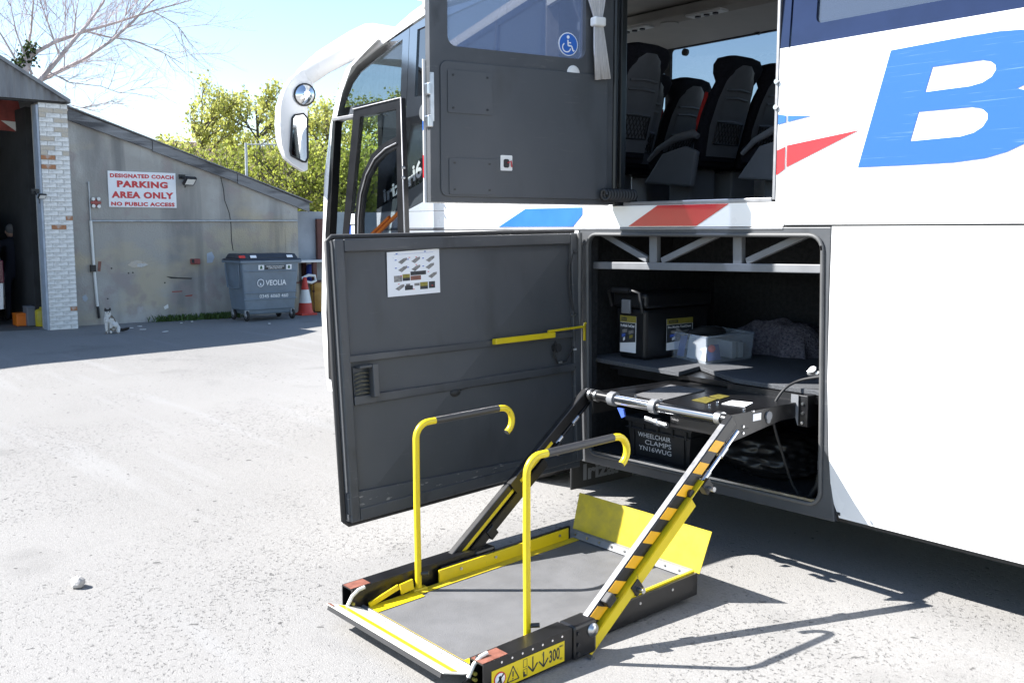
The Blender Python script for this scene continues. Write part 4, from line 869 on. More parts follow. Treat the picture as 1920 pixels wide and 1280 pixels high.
# translucent tub
mt = bpy.data.materials.new('frosted_plastic'); mt.use_nodes = True; n_ = mt.node_tree; L_ = n_.links.new; pb_ = n_.nodes['Principled BSDF']
pb_.inputs['Base Color'].default_value = (.75, .78, .82, 1); pb_.inputs['Roughness'].default_value = .3
tr_ = n_.nodes.new('ShaderNodeBsdfTransparent'); tr_.inputs[0].default_value = (.9, .93, .96, 1); mx_ = n_.nodes.new('ShaderNodeMixShader'); mx_.inputs[0].default_value = .2
L_(tr_.outputs[0], mx_.inputs[1]); L_(pb_.outputs[0], mx_.inputs[2]); L_(mx_.outputs[0], n_.nodes['Material Output'].inputs[0]); MATS['frosted_plastic'] = mt
c, l, r = U(1323, 683, 2, ZS), U(1250, 667, 2, ZS), U(1408, 672, 2, ZS); bk_ = l+r-c; mid = (c+bk_)/2; hz = Z*.158
tub = thing('plastic_tub', 'clear frosted plastic tub of packets on the shelf beside the tool chest', 'tub', mid)
def shell_box(q, h, t, flare=1.06):
    m0 = sum(q, V())/4; b = MB(); top = [m0+(p-m0)*flare+h for p in q]; qi = [m0+(p-m0)*(1-t) for p in q]; ti = [m0+(p-m0)*(flare-t)+h for p in q]
    b.grid([q, top], False, True); b.grid([top, ti], False, True); b.grid([ti, [p+Z*.004 for p in qi]], False, True); b.add(q, [(0, 1, 2, 3)]); b.add([p+Z*.004 for p in qi], [(3, 2, 1, 0)]); return b
shell_box([c, r, bk_, l], hz, .03).build('wall', 'frosted_plastic', tub)
rim = [mid+(p-mid)*1.06+hz for p in (c, r, bk_, l)]; MB().tube(rim+[rim[0], rim[1]], .006, 6, caps=False).build('rim', 'frosted_plastic', tub)
def inside(a, b_, z): return c+(r-c)*a+(l-c)*b_+Z*z
def packet(name, pts, m, label, th=.012):
    o = MB(); ce = sum(pts, V())/4; nn = (pts[1]-pts[0]).cross(pts[3]-pts[0]).normalized()*th
    rows = []
    for i in range(5):
        rows.append([(pts[0]*(1-i/4)+pts[3]*(i/4)).lerp(pts[1]*(1-i/4)+pts[2]*(i/4), k/4)+nn*(math.sin(math.pi*i/4)*math.sin(math.pi*k/4)+rnd.uniform(-.12, .12)) for k in range(5)])
    o.grid(rows); o.grid([[p-nn*1.2*math.sin(math.pi*i/4)*math.sin(math.pi*k/4)-nn*.05 for k, p in enumerate(rw)] for i, rw in enumerate(rows)])
    return tag(o.build(name, m), label, 'packet')
packet('plastic_packet', [inside(.06, .07, .012), inside(.06, .55, .012), inside(.10, .52, .15), inside(.10, .07, .15)], 'paper', 'white packet standing in the left front of the tub')
packet('printed_packet', [inside(.06, .62, .012), inside(.06, .80, .012), inside(.14, .80, .14), inside(.14, .62, .14)], 'blue_vinyl', 'blue printed packet in the left end of the tub')
packet('printed_packet', [inside(.10, .06, .012), inside(.38, .06, .012), inside(.38, .12, .10), inside(.10, .12, .10)], 'print_blue', 'dark blue packet with red spot behind tub front side')
tag(MB().lathe([(.022, 0), (.022, .003), (0, .003)], inside(.16, .045, .085), (.6, -.8, 0), 16).build('round_sticker', 'print_red'), 'round red sticker showing through the side of the tub', 'sticker')
for k, (a0, a1) in enumerate(((.62, .72), (.78, .88))):
    b = MB().hexa([inside(a0, .06, .01), inside(a1, .06, .01), inside(a1, .7, .01), inside(a0, .7, .01), inside(a0, .06, .11-k*.01), inside(a1, .06, .11-k*.01), inside(a1, .7, .11-k*.01), inside(a0, .7, .11-k*.01)])
    tag(b.build('carton', 'offwhite', bevel=.003), ['pale narrow carton in the middle of the tub', 'pale narrow carton at the right end of the tub'][k], 'carton')
tag(MB().tube([inside(.15, .6, .15), inside(.35, .5, .165), inside(.6, .45, .16), inside(.85, .55, .15)], [.02, .03, .03, .02], 10).build('rolled_strap', 'rubber'), 'black rolled strap lying across the top of the tub', 'strap')
tag(MB().tube([inside(.0, .85, .14), inside(.02, 1.0, .14), inside(.04, 1.1, .115)], [.03, .032, .03], 12).build('torch', 'black_plastic'), 'black torch poking out of the left end of the tub', 'torch')
tag(MB().tube([inside(.02, .60, .15), inside(.03, .72, .168), inside(.05, .84, .165), inside(.06, .95, .15)], .012, 8).build('rope', 'print_grey'), 'grey braided rope end hanging on the left rim of the tub', 'rope')
# blankets
def mound(name, cx, cy, z, sx, sy, sz, m, label, seed, fold=.02):
    rr = random.Random(seed); b = MB(); rows = []
    ph = [rr.uniform(0, 6) for _ in range(8)]
    for i in range(25):
        row = []
        for k in range(29):
            a, bb = i/24*2-1, k/28*2-1
            e1 = (1-abs(a)**5)*(1-abs(bb)**5); h = sz*max(0, e1)**.45*(1+.15*math.sin(2.2*bb+ph[0])+.1*math.sin(3*a+ph[1]))
            h += fold*e1*(math.sin(11*bb+4*a+ph[2])+.7*math.sin(17*a-6*bb+ph[3]))*.5
            row.append(V((cx+sx*bb+fold*math.sin(7*a+ph[4]), cy+sy*a+fold*math.sin(9*bb+ph[5]), z+max(0, h))))
        rows.append(row)
    return tag(b.grid(rows).build(name, m), label, 'blanket')
mat('tweed', (.21, .19, .22), .95, c2=(.05, .05, .065), scale=70, bump=.6, bscale=120, spec=.1, detail=8)
mat('teal_cloth', (.018, .035, .045), .95, var=.3, scale=30, bump=.3)
q = U(1440, 665, 2, ZS)
mound('tweed_blanket', q.x-.02, q.y+.20, ZS, .30, .22, .17, 'tweed', 'folded purple grey tweed blanket behind the plastic tub', 3)
mound('teal_blanket', q.x+.12, q.y+.66, ZS, .36, .20, .24, 'teal_cloth', 'dark teal blanket heaped at the back of the shelf', 5)
# crate
mat('crate_black', (.017, .018, .020), .48, var=.15, scale=8)
cr = thing('storage_crate', 'black plastic crate with white handwriting standing on the luggage bay floor', 'crate', (-3.68, .30, .334))
x0, x1, y0, y1, z0, z1 = -3.925, -3.445, .13, .50, .335, .555
MB().hexa([(x0+.02, y0+.015, z0), (x1-.02, y0+.015, z0), (x1-.02, y1, z0), (x0+.02, y1, z0), (x0, y0, z1), (x1, y0, z1), (x1, y1, z1), (x0, y1, z1)]).build('body', 'crate_black', cr)
MB().bx(x0-.015, x1+.015, y0-.014, y1+.015, z1-.018, z1+.012).bx(x0-.01, x1+.01, y0-.010, y1+.01, z1-.06, z1-.05).build('rim', 'crate_black', cr, bevel=.004)
for xx in (x0+.03, x0+.13, x0+.24, x0+.35, x1-.03): MB().bx(xx-.006, xx+.006, y0-.010, y0+.02, z1-.065, z1-.02).build('rib', 'crate_black', cr)
for xx in (x0+.05, x1-.05): MB().bx(xx-.005, xx+.005, y0-.004, y0+.03, z0, z1-.06).build('rib', 'crate_black', cr)
for i, (s_, wd, dx) in enumerate((('WHEELCHAIR', .25, -.02), ('CLAMPS', .20, .01), ('YN16WUG', .25, -.015))):
    zz = z1-.088-i*.039; text(s_, 'chalk_writing', 'paper', cr, V((-3.70+dx, y0+.0045+.015*(1-(zz-z0)/(z1-z0))*.6, zz)), X, Z, wd, .027, .0, .004)
# bin bag
bm = bmesh.new(); bmesh.ops.create_icosphere(bm, subdivisions=5, radius=1)
from mathutils import noise as NZ
q = U(1400, 898, 2, .335)
b = MB()
for v in bm.verts:
    p = v.co; k = 1+.22*NZ.noise(p*1.6)+.16*abs(NZ.noise(p*4+V((3, 1, 2))))+.03*abs(NZ.noise(p*9)); v.co = V((p.x*k*.33, p.y*k*.26, max(-.105, p.z*k*.125)))
bm.verts.index_update(); b.add([v.co+V((q.x-.03, q.y+.28, .44)) for v in bm.verts], [tuple(v.index for v in f.verts) for f in bm.faces], True); bm.free()
mat('bag_film', (.012, .012, .013), .34, var=.2, scale=10, bump=.2, bscale=14)
tag(b.build('refuse_sack', 'bag_film'), 'crumpled shiny black sack on the luggage bay floor right of the crate', 'sack')
# loose stone in the yard
bm = bmesh.new(); bmesh.ops.create_icosphere(bm, subdivisions=2, radius=1); q = U(146, 1100, 2, 0); b = MB()
for v in bm.verts: k = 1+.35*NZ.noise(v.co*1.5+V((5, 2, 1))); v.co = V((v.co.x*.04*k, v.co.y*.03*k, v.co.z*.03*k))
bm.verts.index_update(); b.add([v.co+q+V((0, 0, .022)) for v in bm.verts], [tuple(v.index for v in f.verts) for f in bm.faces]); bm.free()
mat('stone', (.42, .40, .38), .9, var=.2, scale=30, bump=.4)
tag(b.build('stone', 'stone'), 'small pale stone lying alone on the asphalt', 'stone')

# ------------------------------------------------------------ garage
XW = -17.9
multi('render_wall', (.36, .345, .32), [
    ((.45, .44, .42), (.7, .9, .9), .44, .58, .9, 5), ((.19, .185, .18), (1, 1.3, .35), .50, .66, .7, 6), ((.47, .40, .28), (.8, .6, 1.1), .52, .64, .65, 5),
    ((.15, .15, .15), (2.2, 2.6, .22), .55, .68, .65, 7), ((.32, .27, .26), (3, 3, 3), .55, .66, .55, 6), ((.55, .56, .60), (1.5, 1.7, 1.6), .70, .75, .6, 4)], .95, .4, 30, .15)
multi('weathered_board', (.22, .22, .225), [((.07, .07, .075), (2, 1.2, 5), .52, .66, .9, 6), ((.33, .33, .34), (8, 1.5, 20), .55, .70, .6, 4)], .9, .3, 40)
multi('corrugated_metal', (.22, .225, .235), [((.12, .12, .13), (2, 3, .5), .50, .66, .8, 5), ((.20, .12, .09), (2, 1.2, 1.2), .64, .74, .5, 5)], .6, .1, 40, .4)
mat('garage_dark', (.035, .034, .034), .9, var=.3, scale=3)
mat('blue_jamb', (.36, .40, .46), .8, var=.15, scale=6)
multi('painted_brick', (.78, .77, .75), [((.50, .49, .47), (5, 6, 9), .50, .66, .8, 5), ((.30, .19, .12), (3, 4, 6), .66, .72, .7, 5)], .9, .4, 60)
multi('buff_brick', (.52, .46, .38), [((.50, .46, .42), (6, 9, 12), .48, .60, .8, 4), ((.26, .18, .12), (9, 9, 14), .60, .72, .6, 4)], .9, .4, 60)
multi('red_brick', (.40, .19, .10), [((.50, .44, .40), (7, 9, 12), .55, .64, .7, 4)], .9, .4, 60)
mat('mortar', (.52, .51, .49), .95, var=.15, scale=30, bump=.3)
gar = thing('garage', 'grey rendered garage with sloping parapet, white brick pillar and dark open doorway', 'garage', (XW, 1.5, 0))
def gw(px, py, x=XW): return U(px, py, 0, x)
wtop = [(.92, 3.62), (2.0, 3.27), (3.2, 2.86), (4.3, 2.48), (5.23, 2.13)]
MB().plate([(.50, -.05)]+[(5.23, -.05)]+list(reversed(wtop))+[(.50, 3.7)], [], (XW, 0, 0), Y, Z, -X, .30).build('wall', 'render_wall', gar)
fa = [(.93, 3.72), (2.35, 3.27), (3.95, 2.74), (5.47, 2.20)]
for (a, za), (b_, zb) in zip(fa, fa[1:]):
    MB().prism([(XW+.07, a+.006, za-.19), (XW+.07, b_-.006, zb-.17), (XW+.07, b_-.006, zb), (XW+.07, a+.006, za)], (-.045, 0, 0)).build('fascia_board', 'weathered_board', gar, bevel=.004)
MB().prism([(XW+.10, .90, 3.765), (XW+.10, 5.52, 2.215), (XW+.10, 5.52, 2.235), (XW+.10, .90, 3.785)], (-9, 0, 0)).build('roof_sheet', 'corrugated_metal', gar)
MB().plate([(XW+.02, -.05), (XW-8, -.05), (XW-8, 2.0), (XW+.0, 2.0)], [], (0, 4.95, 0), X, Z, Y, .25).build('end_wall', 'render_wall', gar)
# pillar of bricks
XP = -17.42
pil = MB().bx(XW+.001, XP-.012, .370, .810, -.02, 3.74).build('pillar', 'mortar', gar)
bmsh = {}
def brick_mesh(wd, m):
    k = (round(wd, 3), m)
    if k not in bmsh:
        t = MB().hexa([(-.10, -wd/2, 0), (0, -wd/2, 0), (0, wd/2, 0), (-.10, wd/2, 0), (-.10, -wd/2, .066), (0, -wd/2, .066), (0, wd/2, .066), (-.10, wd/2, .066)])
        me = bpy.data.meshes.new('brick'); me.from_pydata(t.v, [], t.f); me.materials.append(MATS[m]); bmsh[k] = me
    return bmsh[k]
for i in range(49):
    z_ = i*.0763; cuts = [.365, .59, .815] if i % 2 else [.365, .475, .705, .815]
    for a, b_ in zip(cuts, cuts[1:]):
        rv = rnd.random(); m = 'painted_brick'
        if z_ > 2.75: m = 'buff_brick' if rv < .40 else 'red_brick' if rv < .44 else 'painted_brick'
        elif rv < .015: m = 'red_brick'
        o = bpy.data.objects.new('brick', brick_mesh(b_-a-(.008 if z_ > 2.3 else .004), m)); col.objects.link(o); o.parent = pil
        o.location = V((XP+rnd.uniform(-.004, .004), (a+b_)/2, z_))-gar.location
MB().bx(XP-.24, XP-.004, .330, .363, 0, 3.70).build('door_jamb', 'blue_jamb', gar)
# gable over the doorway, rest of the shell
roofline = [(.84, 3.79), (-.22, 4.42), (-1.3, 4.95), (-7.0, 6.1), (-13, 4.6)]
def rl(y):
    for (a, za), (b_, zb) in zip(roofline, roofline[1:]):
        if y >= b_: return lerp(za, zb, (a-y)/(a-b_))
    return roofline[-1][1]
rows = [[], []]; n = 0; yy = .82
while yy > -13:
    xx = XP+.03+(.018 if n % 2 else 0); rows[0].append(V((xx, yy, 3.775))); rows[1].append(V((xx, yy, max(3.78, rl(yy)-.03)))); yy -= .055; n += 1
MB().grid(rows, False).build('gable_cladding', 'corrugated_metal', gar)
for (a, za), (b_, zb) in zip(roofline, roofline[1:]):
    MB().prism([(XP+.12, a, za-.04), (XP+.12, b_, zb-.04), (XP+.12, b_, zb+.02), (XP+.12, a, za+.02)], (-12, 0, 0)).build('main_roof', 'corrugated_metal', gar)
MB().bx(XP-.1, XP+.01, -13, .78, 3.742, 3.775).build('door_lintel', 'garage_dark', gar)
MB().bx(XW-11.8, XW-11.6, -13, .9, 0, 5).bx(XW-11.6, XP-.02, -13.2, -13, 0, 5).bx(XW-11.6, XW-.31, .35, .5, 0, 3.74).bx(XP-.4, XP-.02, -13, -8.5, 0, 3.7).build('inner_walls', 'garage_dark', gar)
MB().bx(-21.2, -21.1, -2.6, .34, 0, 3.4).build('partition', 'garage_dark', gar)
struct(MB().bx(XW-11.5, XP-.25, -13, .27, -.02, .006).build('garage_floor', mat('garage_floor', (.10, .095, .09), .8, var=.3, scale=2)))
MB().prism([gw(-40, 185, -18.9), gw(33, 185, -18.9), gw(45, 236, -18.9), gw(30, 247, -18.9), gw(-40, 240, -18.9)], (-.01, 0, 0)).build('torn_red_sheet', mat('red_sheet', (.28, .06, .05), .7, var=.3, scale=5), gar)
MB().prism([gw(2, 226, -18.88), gw(43, 230, -18.88), gw(30, 246, -18.88)], (-.008, 0, 0)).build('torn_sheet_edge', 'offwhite', gar)
# wall fittings
def pipe(pts, r, nm, m): return MB().tube([gw(*p)+V((.03, 0, 0)) for p in pts], r, 8).build(nm, m, gar)
mat('galvanised', (.42, .44, .46), .5, metal=.4, var=.15, scale=12)
pipe([(165, 341), (169, 414)], .014, 'conduit', 'galvanised'); pipe([(169, 414), (175, 500), (182, 574)], .026, 'conduit', 'offwhite'); pipe([(170, 414.5), (557, 414)], .017, 'conduit', 'galvanised')
pipe([(182, 574), (185, 596)], .022, 'conduit', 'rubber')
q = gw(173, 503); MB().bx(XW+.005, XW+.08, q.y-.04, q.y+.04, q.z-.06, q.z+.06).build('pipe_clamp', 'black_plastic', gar)
q = gw(180, 380); rb = MB().bx(XW+.002, XW+.06, q.y-.10, q.y+.07, q.z-.02, q.z+.02).bx(XW+.002, XW+.03, q.y-.05, q.y+.02, q.z-.07, q.z+.07).build('red_bracket', mat('red_iron', (.30, .07, .06), .6, var=.3), gar)
for dy, dz_ in ((-.06, .06), (.03, .065), (-.06, -.06), (.03, -.065)): MB().tube([(XW+.03, q.y+dy, q.z+dz_), (XW+.07, q.y+dy, q.z+dz_)], .03, 10).build('insulator', 'offwhite', rb)
q = gw(365, 490); MB().bx(XW+.002, XW+.06, q.y-.09, q.y+.09, q.z-.05, q.z+.05).build('red_socket', 'red_iron', gar, bevel=.015)
MB().bx(XW+.05, XW+.064, q.y-.08, q.y-.03, q.z-.03, q.z+.045).build('socket_shadow_slot', 'black_plastic', gar)
crk = [(414, 333), (419, 355), (421, 375), (430, 400), (433, 420), (434, 450), (437, 470)]
cks = MB()
for (a, b_), (c_, d_) in zip(crk, crk[1:]): cks.bar(gw(a, b_)+V((.0015, 0, 0)), gw(c_, d_)+V((.0015, 0, 0)), X, .003, .016)
cks.build('wall_crack', 'black_plastic', gar)
def patch(pts, m, nm, th=.006): MB().prism([gw(*p) for p in pts], (th, 0, 0)).build(nm, m, gar)
patch([(239, 497), (247, 490), (257, 488), (270, 491), (279, 496), (268, 500), (250, 502)], 'buff_brick', 'bare_brick_patch')
patch([(258, 494), (272, 494), (277, 497), (265, 501), (257, 500)], 'mortar', 'mortar_patch', .009)
patch([(184, 490), (190, 490), (188, 509), (183, 508)], 'red_primer', 'rust_mark')
patch([(311, 518), (335, 520), (360, 521), (359, 523), (320, 522)], 'black_plastic', 'wall_scar'); patch([(388, 475), (397, 472), (402, 482), (398, 492), (388, 493)], 'blue_jamb', 'paint_patch', .004); patch([(154, 556), (161, 552), (165, 560), (161, 566), (156, 563)], 'blue_jamb', 'paint_patch', .004)
patch([(322, 546), (342, 545), (341, 547), (323, 548)], 'red_iron', 'red_scrape', .003); patch([(347, 554), (361, 552), (360, 555), (348, 556)], 'red_iron', 'red_scrape', .003); patch([(307, 575), (315, 570), (316, 577), (309, 580)], 'offwhite', 'paint_patch', .004)
for p in ((209, 503), (309, 530), (202, 560), (241, 512), (249, 511)): q = gw(*p); MB().tube([(XW-.01, q.y, q.z), (XW+.004, q.y, q.z)], .014, 8).build('wall_plug', 'black_plastic', gar)
# parking sign
q0, q1 = gw(204, 388), gw(328, 325); ps = thing('parking_sign', 'white rectangular coach parking sign with red capital letters on the garage wall', 'sign', (XW+.02, (q0.y+q1.y)/2, q0.z))
MB().bx(XW+.004, XW+.02, q0.y, q1.y, q0.z, q1.z).build('board', 'paper', ps)
mat('sign_red', (.55, .035, .04), .5, var=.05)
cy_, W_, H_ = (q0.y+q1.y)/2, q1.y-q0.y, q1.z-q0.z
for s_, f, wd, ht in (('DESIGNATED COACH', .875, .94, .115), ('PARKING', .645, .75, .19), ('AREA ONLY', .345, .92, .19), ('NO PUBLIC ACCESS', .09, .94, .115)):
    text(s_, 'lettering', 'sign_red', ps, (XW+.021, cy_, q0.z+H_*f), Y, Z, W_*wd, H_*ht, .055, .001, sp=1.12)
def flood(px, py, x, label, k=1):
    q = gw(px, py, x); f = thing('floodlight', label, 'floodlight', (x, q.y, q.z-.12))
    n = V((.72, .25, -.64)).normalized(); u = Z.cross(n).normalized(); v = n.cross(u)
    MB().obox(q+V((.16*k, 0, -.02)), u, v, n, .24*k, .17*k, .06*k).build('housing', 'black_plastic', f, bevel=.01)
    MB().obox(q+V((.16*k, 0, -.02))+n*.032*k, u, v, n, .19*k, .12*k, .004).build('lens', 'offwhite', f)
    MB().tube([q+V((.0, -.08, .06)), q+V((.10, -.10, .05)), q+V((.16, -.10, 0))], .012, 6).bx(x+.002, x+.02, q.y-.14, q.y-.02, q.z+.02, q.z+.10).tube([q+V((.02, -.03, -.14)), q+V((.02, -.03, .0))], .008, 5).build('bracket', 'black_plastic', f)
flood(349, 338, XW, 'small black floodlight right of the parking sign'); flood(76, 366, XP, 'small black floodlight on the edge of the white brick pillar', .55)
# low wall to the right and things standing by it
tag(MB().bx(-18.5, -18.3, 5.05, 9.5, -.05, 2.05).build('boundary_wall', mat('pale_render', (.33, .35, .38), .9, var=.15, scale=2, bump=.2)), 'pale grey rendered wall beyond the garage corner', 'wall')
# wheeled bin
mat('bin_grey', (.15, .19, .235), .5, var=.12, scale=5); mat('bin_lid', (.030, .036, .048), .5, var=.15)
a, b_ = U(471, 601, 2, .02), U(549, 596, 2, .02); u = (b_-a); u.z = 0; u.normalize(); dpt = V((-u.y, u.x, 0)); cb_ = (a+b_)/2+dpt*.36; cb_.z = 0
bn = thing('wheeled_bin', 'large grey four wheeled waste bin with dark lid and white lettering', 'bin', cb_)
def bl(i, j, z): return cb_+u*i+dpt*j+Z*z
def frus(w0, w1, d0, d1, z0, z1, f0=None): return [bl(-w0, -d0, z0), bl(w0, -d0, z0), bl(w0, d0, z0), bl(-w0, d0, z0), bl(-w1, -d1, z1), bl(w1, -d1, z1), bl(w1, d1, z1), bl(-w1, d1, z1)]
bd = MB().hexa(frus(.50, .575, .30, .375, .19, 1.10)).build('body', 'bin_grey', bn, bevel=.03)
MB().hexa(frus(.42, .44, .26, .28, .12, .20)).build('base', 'bin_grey', bn, bevel=.02)
MB().hexa(frus(.615, .615, .405, .405, 1.065, 1.115)).build('rim', 'bin_grey', bn, bevel=.012)
ld_ = MB().hexa(frus(.63, .60, .415, .36, 1.118, 1.145)).hexa(frus(.58, .54, .34, .28, 1.146, 1.235)).build('lid', 'bin_lid', bn, bevel=.02)
for (i, m) in ((-.33, 'paper'), (.40, 'paper'), (-.55, 'print_red')):
    MB().hexa([bl(i-.06, -.348, 1.16), bl(i+.06, -.348, 1.16), bl(i+.06, -.318, 1.205), bl(i-.06, -.318, 1.205), bl(i-.06, -.351, 1.162), bl(i+.06, -.351, 1.162), bl(i+.06, -.321, 1.207), bl(i-.06, -.321, 1.207)]).build('lid_sticker', m, ld_)
def fz(z): return -(.30+.075*(z-.19)/.91)-.004
for z_ in (.92, .52, .40): MB().hexa([bl(-.53, fz(z_)-.012, z_-.012), bl(.53, fz(z_)-.012, z_-.012), bl(.53, fz(z_)+.02, z_-.012), bl(-.53, fz(z_)+.02, z_-.012), bl(-.53, fz(z_)-.012, z_+.012), bl(.53, fz(z_)-.012, z_+.012), bl(.53, fz(z_)+.02, z_+.012), bl(-.53, fz(z_)+.02, z_+.012)]).build('rib', 'bin_grey', bd, bevel=.008)
tv = (bl(0, fz(1.0), 1.0)-bl(0, fz(.3), .3)).normalized()
text('VEOLIA', 'lettering', 'paper', bd, bl(.10, fz(.70)-.006, .70), u, tv, .42, .10, .02, .001)
text('0345 6060 460', 'lettering', 'paper', bd, bl(.06, fz(.46)-.010, .455), u, tv, .58, .065, .01, .001)
lc = bl(-.21, fz(.70)-.007, .70)
MB().tube([lc+u*.062*math.cos(R(t))+tv*.066*math.sin(R(t)) for t in range(0, 375, 15)], .009, 5, caps=False).tube([lc+tv*-.035, lc+tv*.0], [.018, .006], 6).build('ring_emblem', 'paper', bd)
MB().plate([(-.2, -.04), (.2, -.04), (.2, .04), (-.2, .04)], [], bl(.08, fz(.99)-.004, .985), u, tv, -dpt, .001).build('waste_label', 'print_dark', bd)
text('GENERAL NON-HAZARDOUS', 'lettering', 'paper', bd, bl(.08, fz(1.0)-.006, 1.002), u, tv, .36, .026, .01, .001); text('COMPACTABLE WASTE', 'lettering', 'paper', bd, bl(.08, fz(.97)-.006, .968), u, tv, .28, .026, .01, .001)
for i in (-.20, .36):
    MB().plate([(-.055, -.045), (.055, -.045), (.055, .045), (-.055, .045)], [], bl(i, fz(.99)-.004, .985), u, tv, -dpt, .001).build('waste_label', 'paper', bd)
    MB().plate([(-.025, -.03), (.025, -.03), (.02, .02), (0, .035), (-.02, .02)], [], bl(i, fz(.99)-.006, .985), u, tv, -dpt, .001).build('label_symbol', mat('label_green', (.04, .11, .06), .6), bd)
MB().tube([bl(-.585, -.25, 1.05), bl(-.60, -.28, .62), bl(-.58, .0, .60), bl(-.60, .2, .62), bl(-.62, .25, 1.05)], .013, 6).build('lifting_bar', 'bin_grey', bd)
for i, j in ((-.46, -.26), (.46, -.26), (-.46, .28), (.46, .28)):
    wh = MB().lathe([(.085, -.022), (.098, -.015), (.10, 0), (.098, .015), (.085, .022)], bl(i, j, .10), u, 18).build('castor', 'tyre', bn)
    MB().lathe([(.0, -.026), (.06, -.026), (.06, .026), (0, .026)], bl(i, j, .10), u, 14).build('hub', 'aluminium', wh)
    MB().hexa([bl(i+dx, j+dy, z_) for z_ in (.10, .20) for dx, dy in ((-.035, -.03), (.035, -.03), (.035, .03), (-.035, .03))]).build('fork', 'galvanised', wh, bevel=.005)
# cone
q = U(573, 590, 2, 0); cn = thing('traffic_cone', 'red and white traffic cone standing right of the waste bin', 'traffic cone', q)
mat('cone_red', (.52, .045, .03), .5, var=.1)
MB().bx(q.x-.17, q.x+.17, q.y-.17, q.y+.17, 0, .04).lathe([(.165, .04), (.14, .09), (.125, .24)], q, Z, 24).build('base', 'cone_red', cn, bevel=.01)
MB().lathe([(.124, .24), (.075, .50)], q, Z, 24).build('reflective_sleeve', 'offwhite', cn)
MB().lathe([(.0745, .50), (.035, .73), (.025, .745), (.0, .745)], q, Z, 24).build('tip', 'cone_red', cn)
# shelf, drums
q = U(592, 566, 0, -17.85)
mat('amber_drum', (.50, .27, .06), .5, var=.15); mat('drum_blue', (.03, .07, .40), .45, var=.1)
kd = MB().lathe([(.19, .02), (.20, .05), (.20, .40), (.185, .43), (.20, .46), (.20, .58), (.17, .60), (0, .60)], (q.x, q.y+.10, 0), Z, 22).build('drum', 'amber_drum'); tag(kd, 'amber plastic drum standing behind the traffic cone', 'drum')
tb = thing('work_table', 'rough table with a pale top and dark legs beside the bin', 'table', (-18.0, 6.2, 0))
MB().bx(-18.25, -17.75, 5.15, 7.4, 1.02, 1.06).build('tabletop', 'offwhite', tb)
for x_, y_ in ((-18.2, 5.5), (-17.8, 5.52), (-18.2, 7.3), (-17.8, 7.3)): MB().bx(x_-.04, x_+.04, y_-.04, y_+.04, 0, 1.02).build('leg', mat('dark_timber', (.12, .05, .04), .8, var=.2), tb)
q = U(585, 520, 0, -18.05); pl_ = MB().bx(-18.24, -17.86, 5.16, 7.2, .60, .63).build('shelf', 'dark_timber', tb)
tag(MB().lathe([(.10, 0), (.11, .03), (.09, .30), (.07, .34), (0, .34)], (-18.05, q.y-.02, .63), Z, 20).build('blue_can', 'drum_blue'), 'blue plastic can on the shelf under the table top', 'can')
MB_ = MB().tube([U(px, py, 0, -17.75) for px, py in ((566, 522), (578, 516), (590, 517), (592, 526), (584, 530), (572, 528))], .03, 8).build('hose_coil', 'offwhite'); tag(MB_, 'white hose bent in a loop above the traffic cone', 'hose')
tag(MB().bx(-18.28, -18.2, U(597, 450, 0, -18.2).y-.02, U(597, 450, 0, -18.2).y+.25, 1.065, 1.9).build('leaning_board', 'dark_timber'), 'dark board leaning on the pale wall above the table', 'board')
# things inside the garage
q = U(12, 585, 0, -18.7)
van = thing('white_van', 'white van parked just inside the garage, only its edge in view', 'van', (-20.8, q.y-.95, 0))
yv = q.y
vb = MB(); rows = []
for x_, zt, ins in ((-18.62, 1.75, .06), (-18.75, 2.0, .0), (-21.5, 2.05, 0), (-22.0, 1.9, .03), (-22.5, 1.25, .05), (-23.2, 1.05, .12)):
    rows.append([V((x_, yv-ins, .30)), V((x_, yv-ins+.02, .9)), V((x_, yv-.05-ins, 1.25)), V((x_, yv-.16-ins, zt-.06)), V((x_, yv-.3-ins, zt)), V((x_, yv-1.6+ins, zt)), V((x_, yv-1.75+ins, zt-.06)), V((x_, yv-1.86+ins, 1.25)), V((x_, yv-1.92+ins, .9)), V((x_, yv-1.9+ins, .30))])
vb.grid(rows, True); vb.add(rows[0], [tuple(range(10))]); vb.add(rows[-1], [tuple(range(10))]); vb.build('body', 'white_paint', van)
MB().bx(-18.63, -18.60, yv-1.6, yv-.3, 1.25, 1.65).build('rear_window', 'black_glass', van)
MB().bx(-18.66, -18.60, yv-.16, yv-.02, .75, 1.15).build('rear_lamp', mat('lamp_maroon', (.10, .01, .03), .2, var=.1), van, bevel=.02)
for x_ in (-19.5, -22.3):
    for y_ in (yv-.2, yv-1.75): MB().lathe([(.18, -.1), (.31, -.1), (.33, -.05), (.33, .05), (.31, .1), (.18, .1), (0, .1)], (x_, y_, .33), Y, 20).build('wheel', 'tyre', van)
wsn = thing('warning_sign', 'white and yellow warning sign on the dark partition inside the garage', 'sign', U(27, 420, 0, -21.09))
def gs(px, py): return U(px, py, 0, -21.085)
def gpoly(pts, m, nm, e=0): MB().prism([gs(*p)+V((e, 0, 0)) for p in pts], (.004, 0, 0)).build(nm, m, wsn)
gpoly([(12, 443), (45, 443), (45, 393), (12, 393)], 'paper', 'board'); gpoly([(18, 410), (34, 410), (26, 395)], 'print_yellow', 'triangle', .006); gpoly([(13, 426), (39, 426), (39, 411), (13, 411)], 'print_yellow', 'yellow_band', .006)
text('Warning', 'lettering', 'print_dark', wsn, (gs(26, 418)+V((.011, 0, 0))), Y, Z, .26, .07, .01, .001); MB().prism([gs(13, 470)+V((.004, 0, 0)), gs(39, 466)+V((.004, 0, 0)), gs(39, 446)+V((.004, 0, 0)), gs(13, 446)+V((.004, 0, 0))], (.004, 0, 0)).build('notice', 'offwhite', wsn)
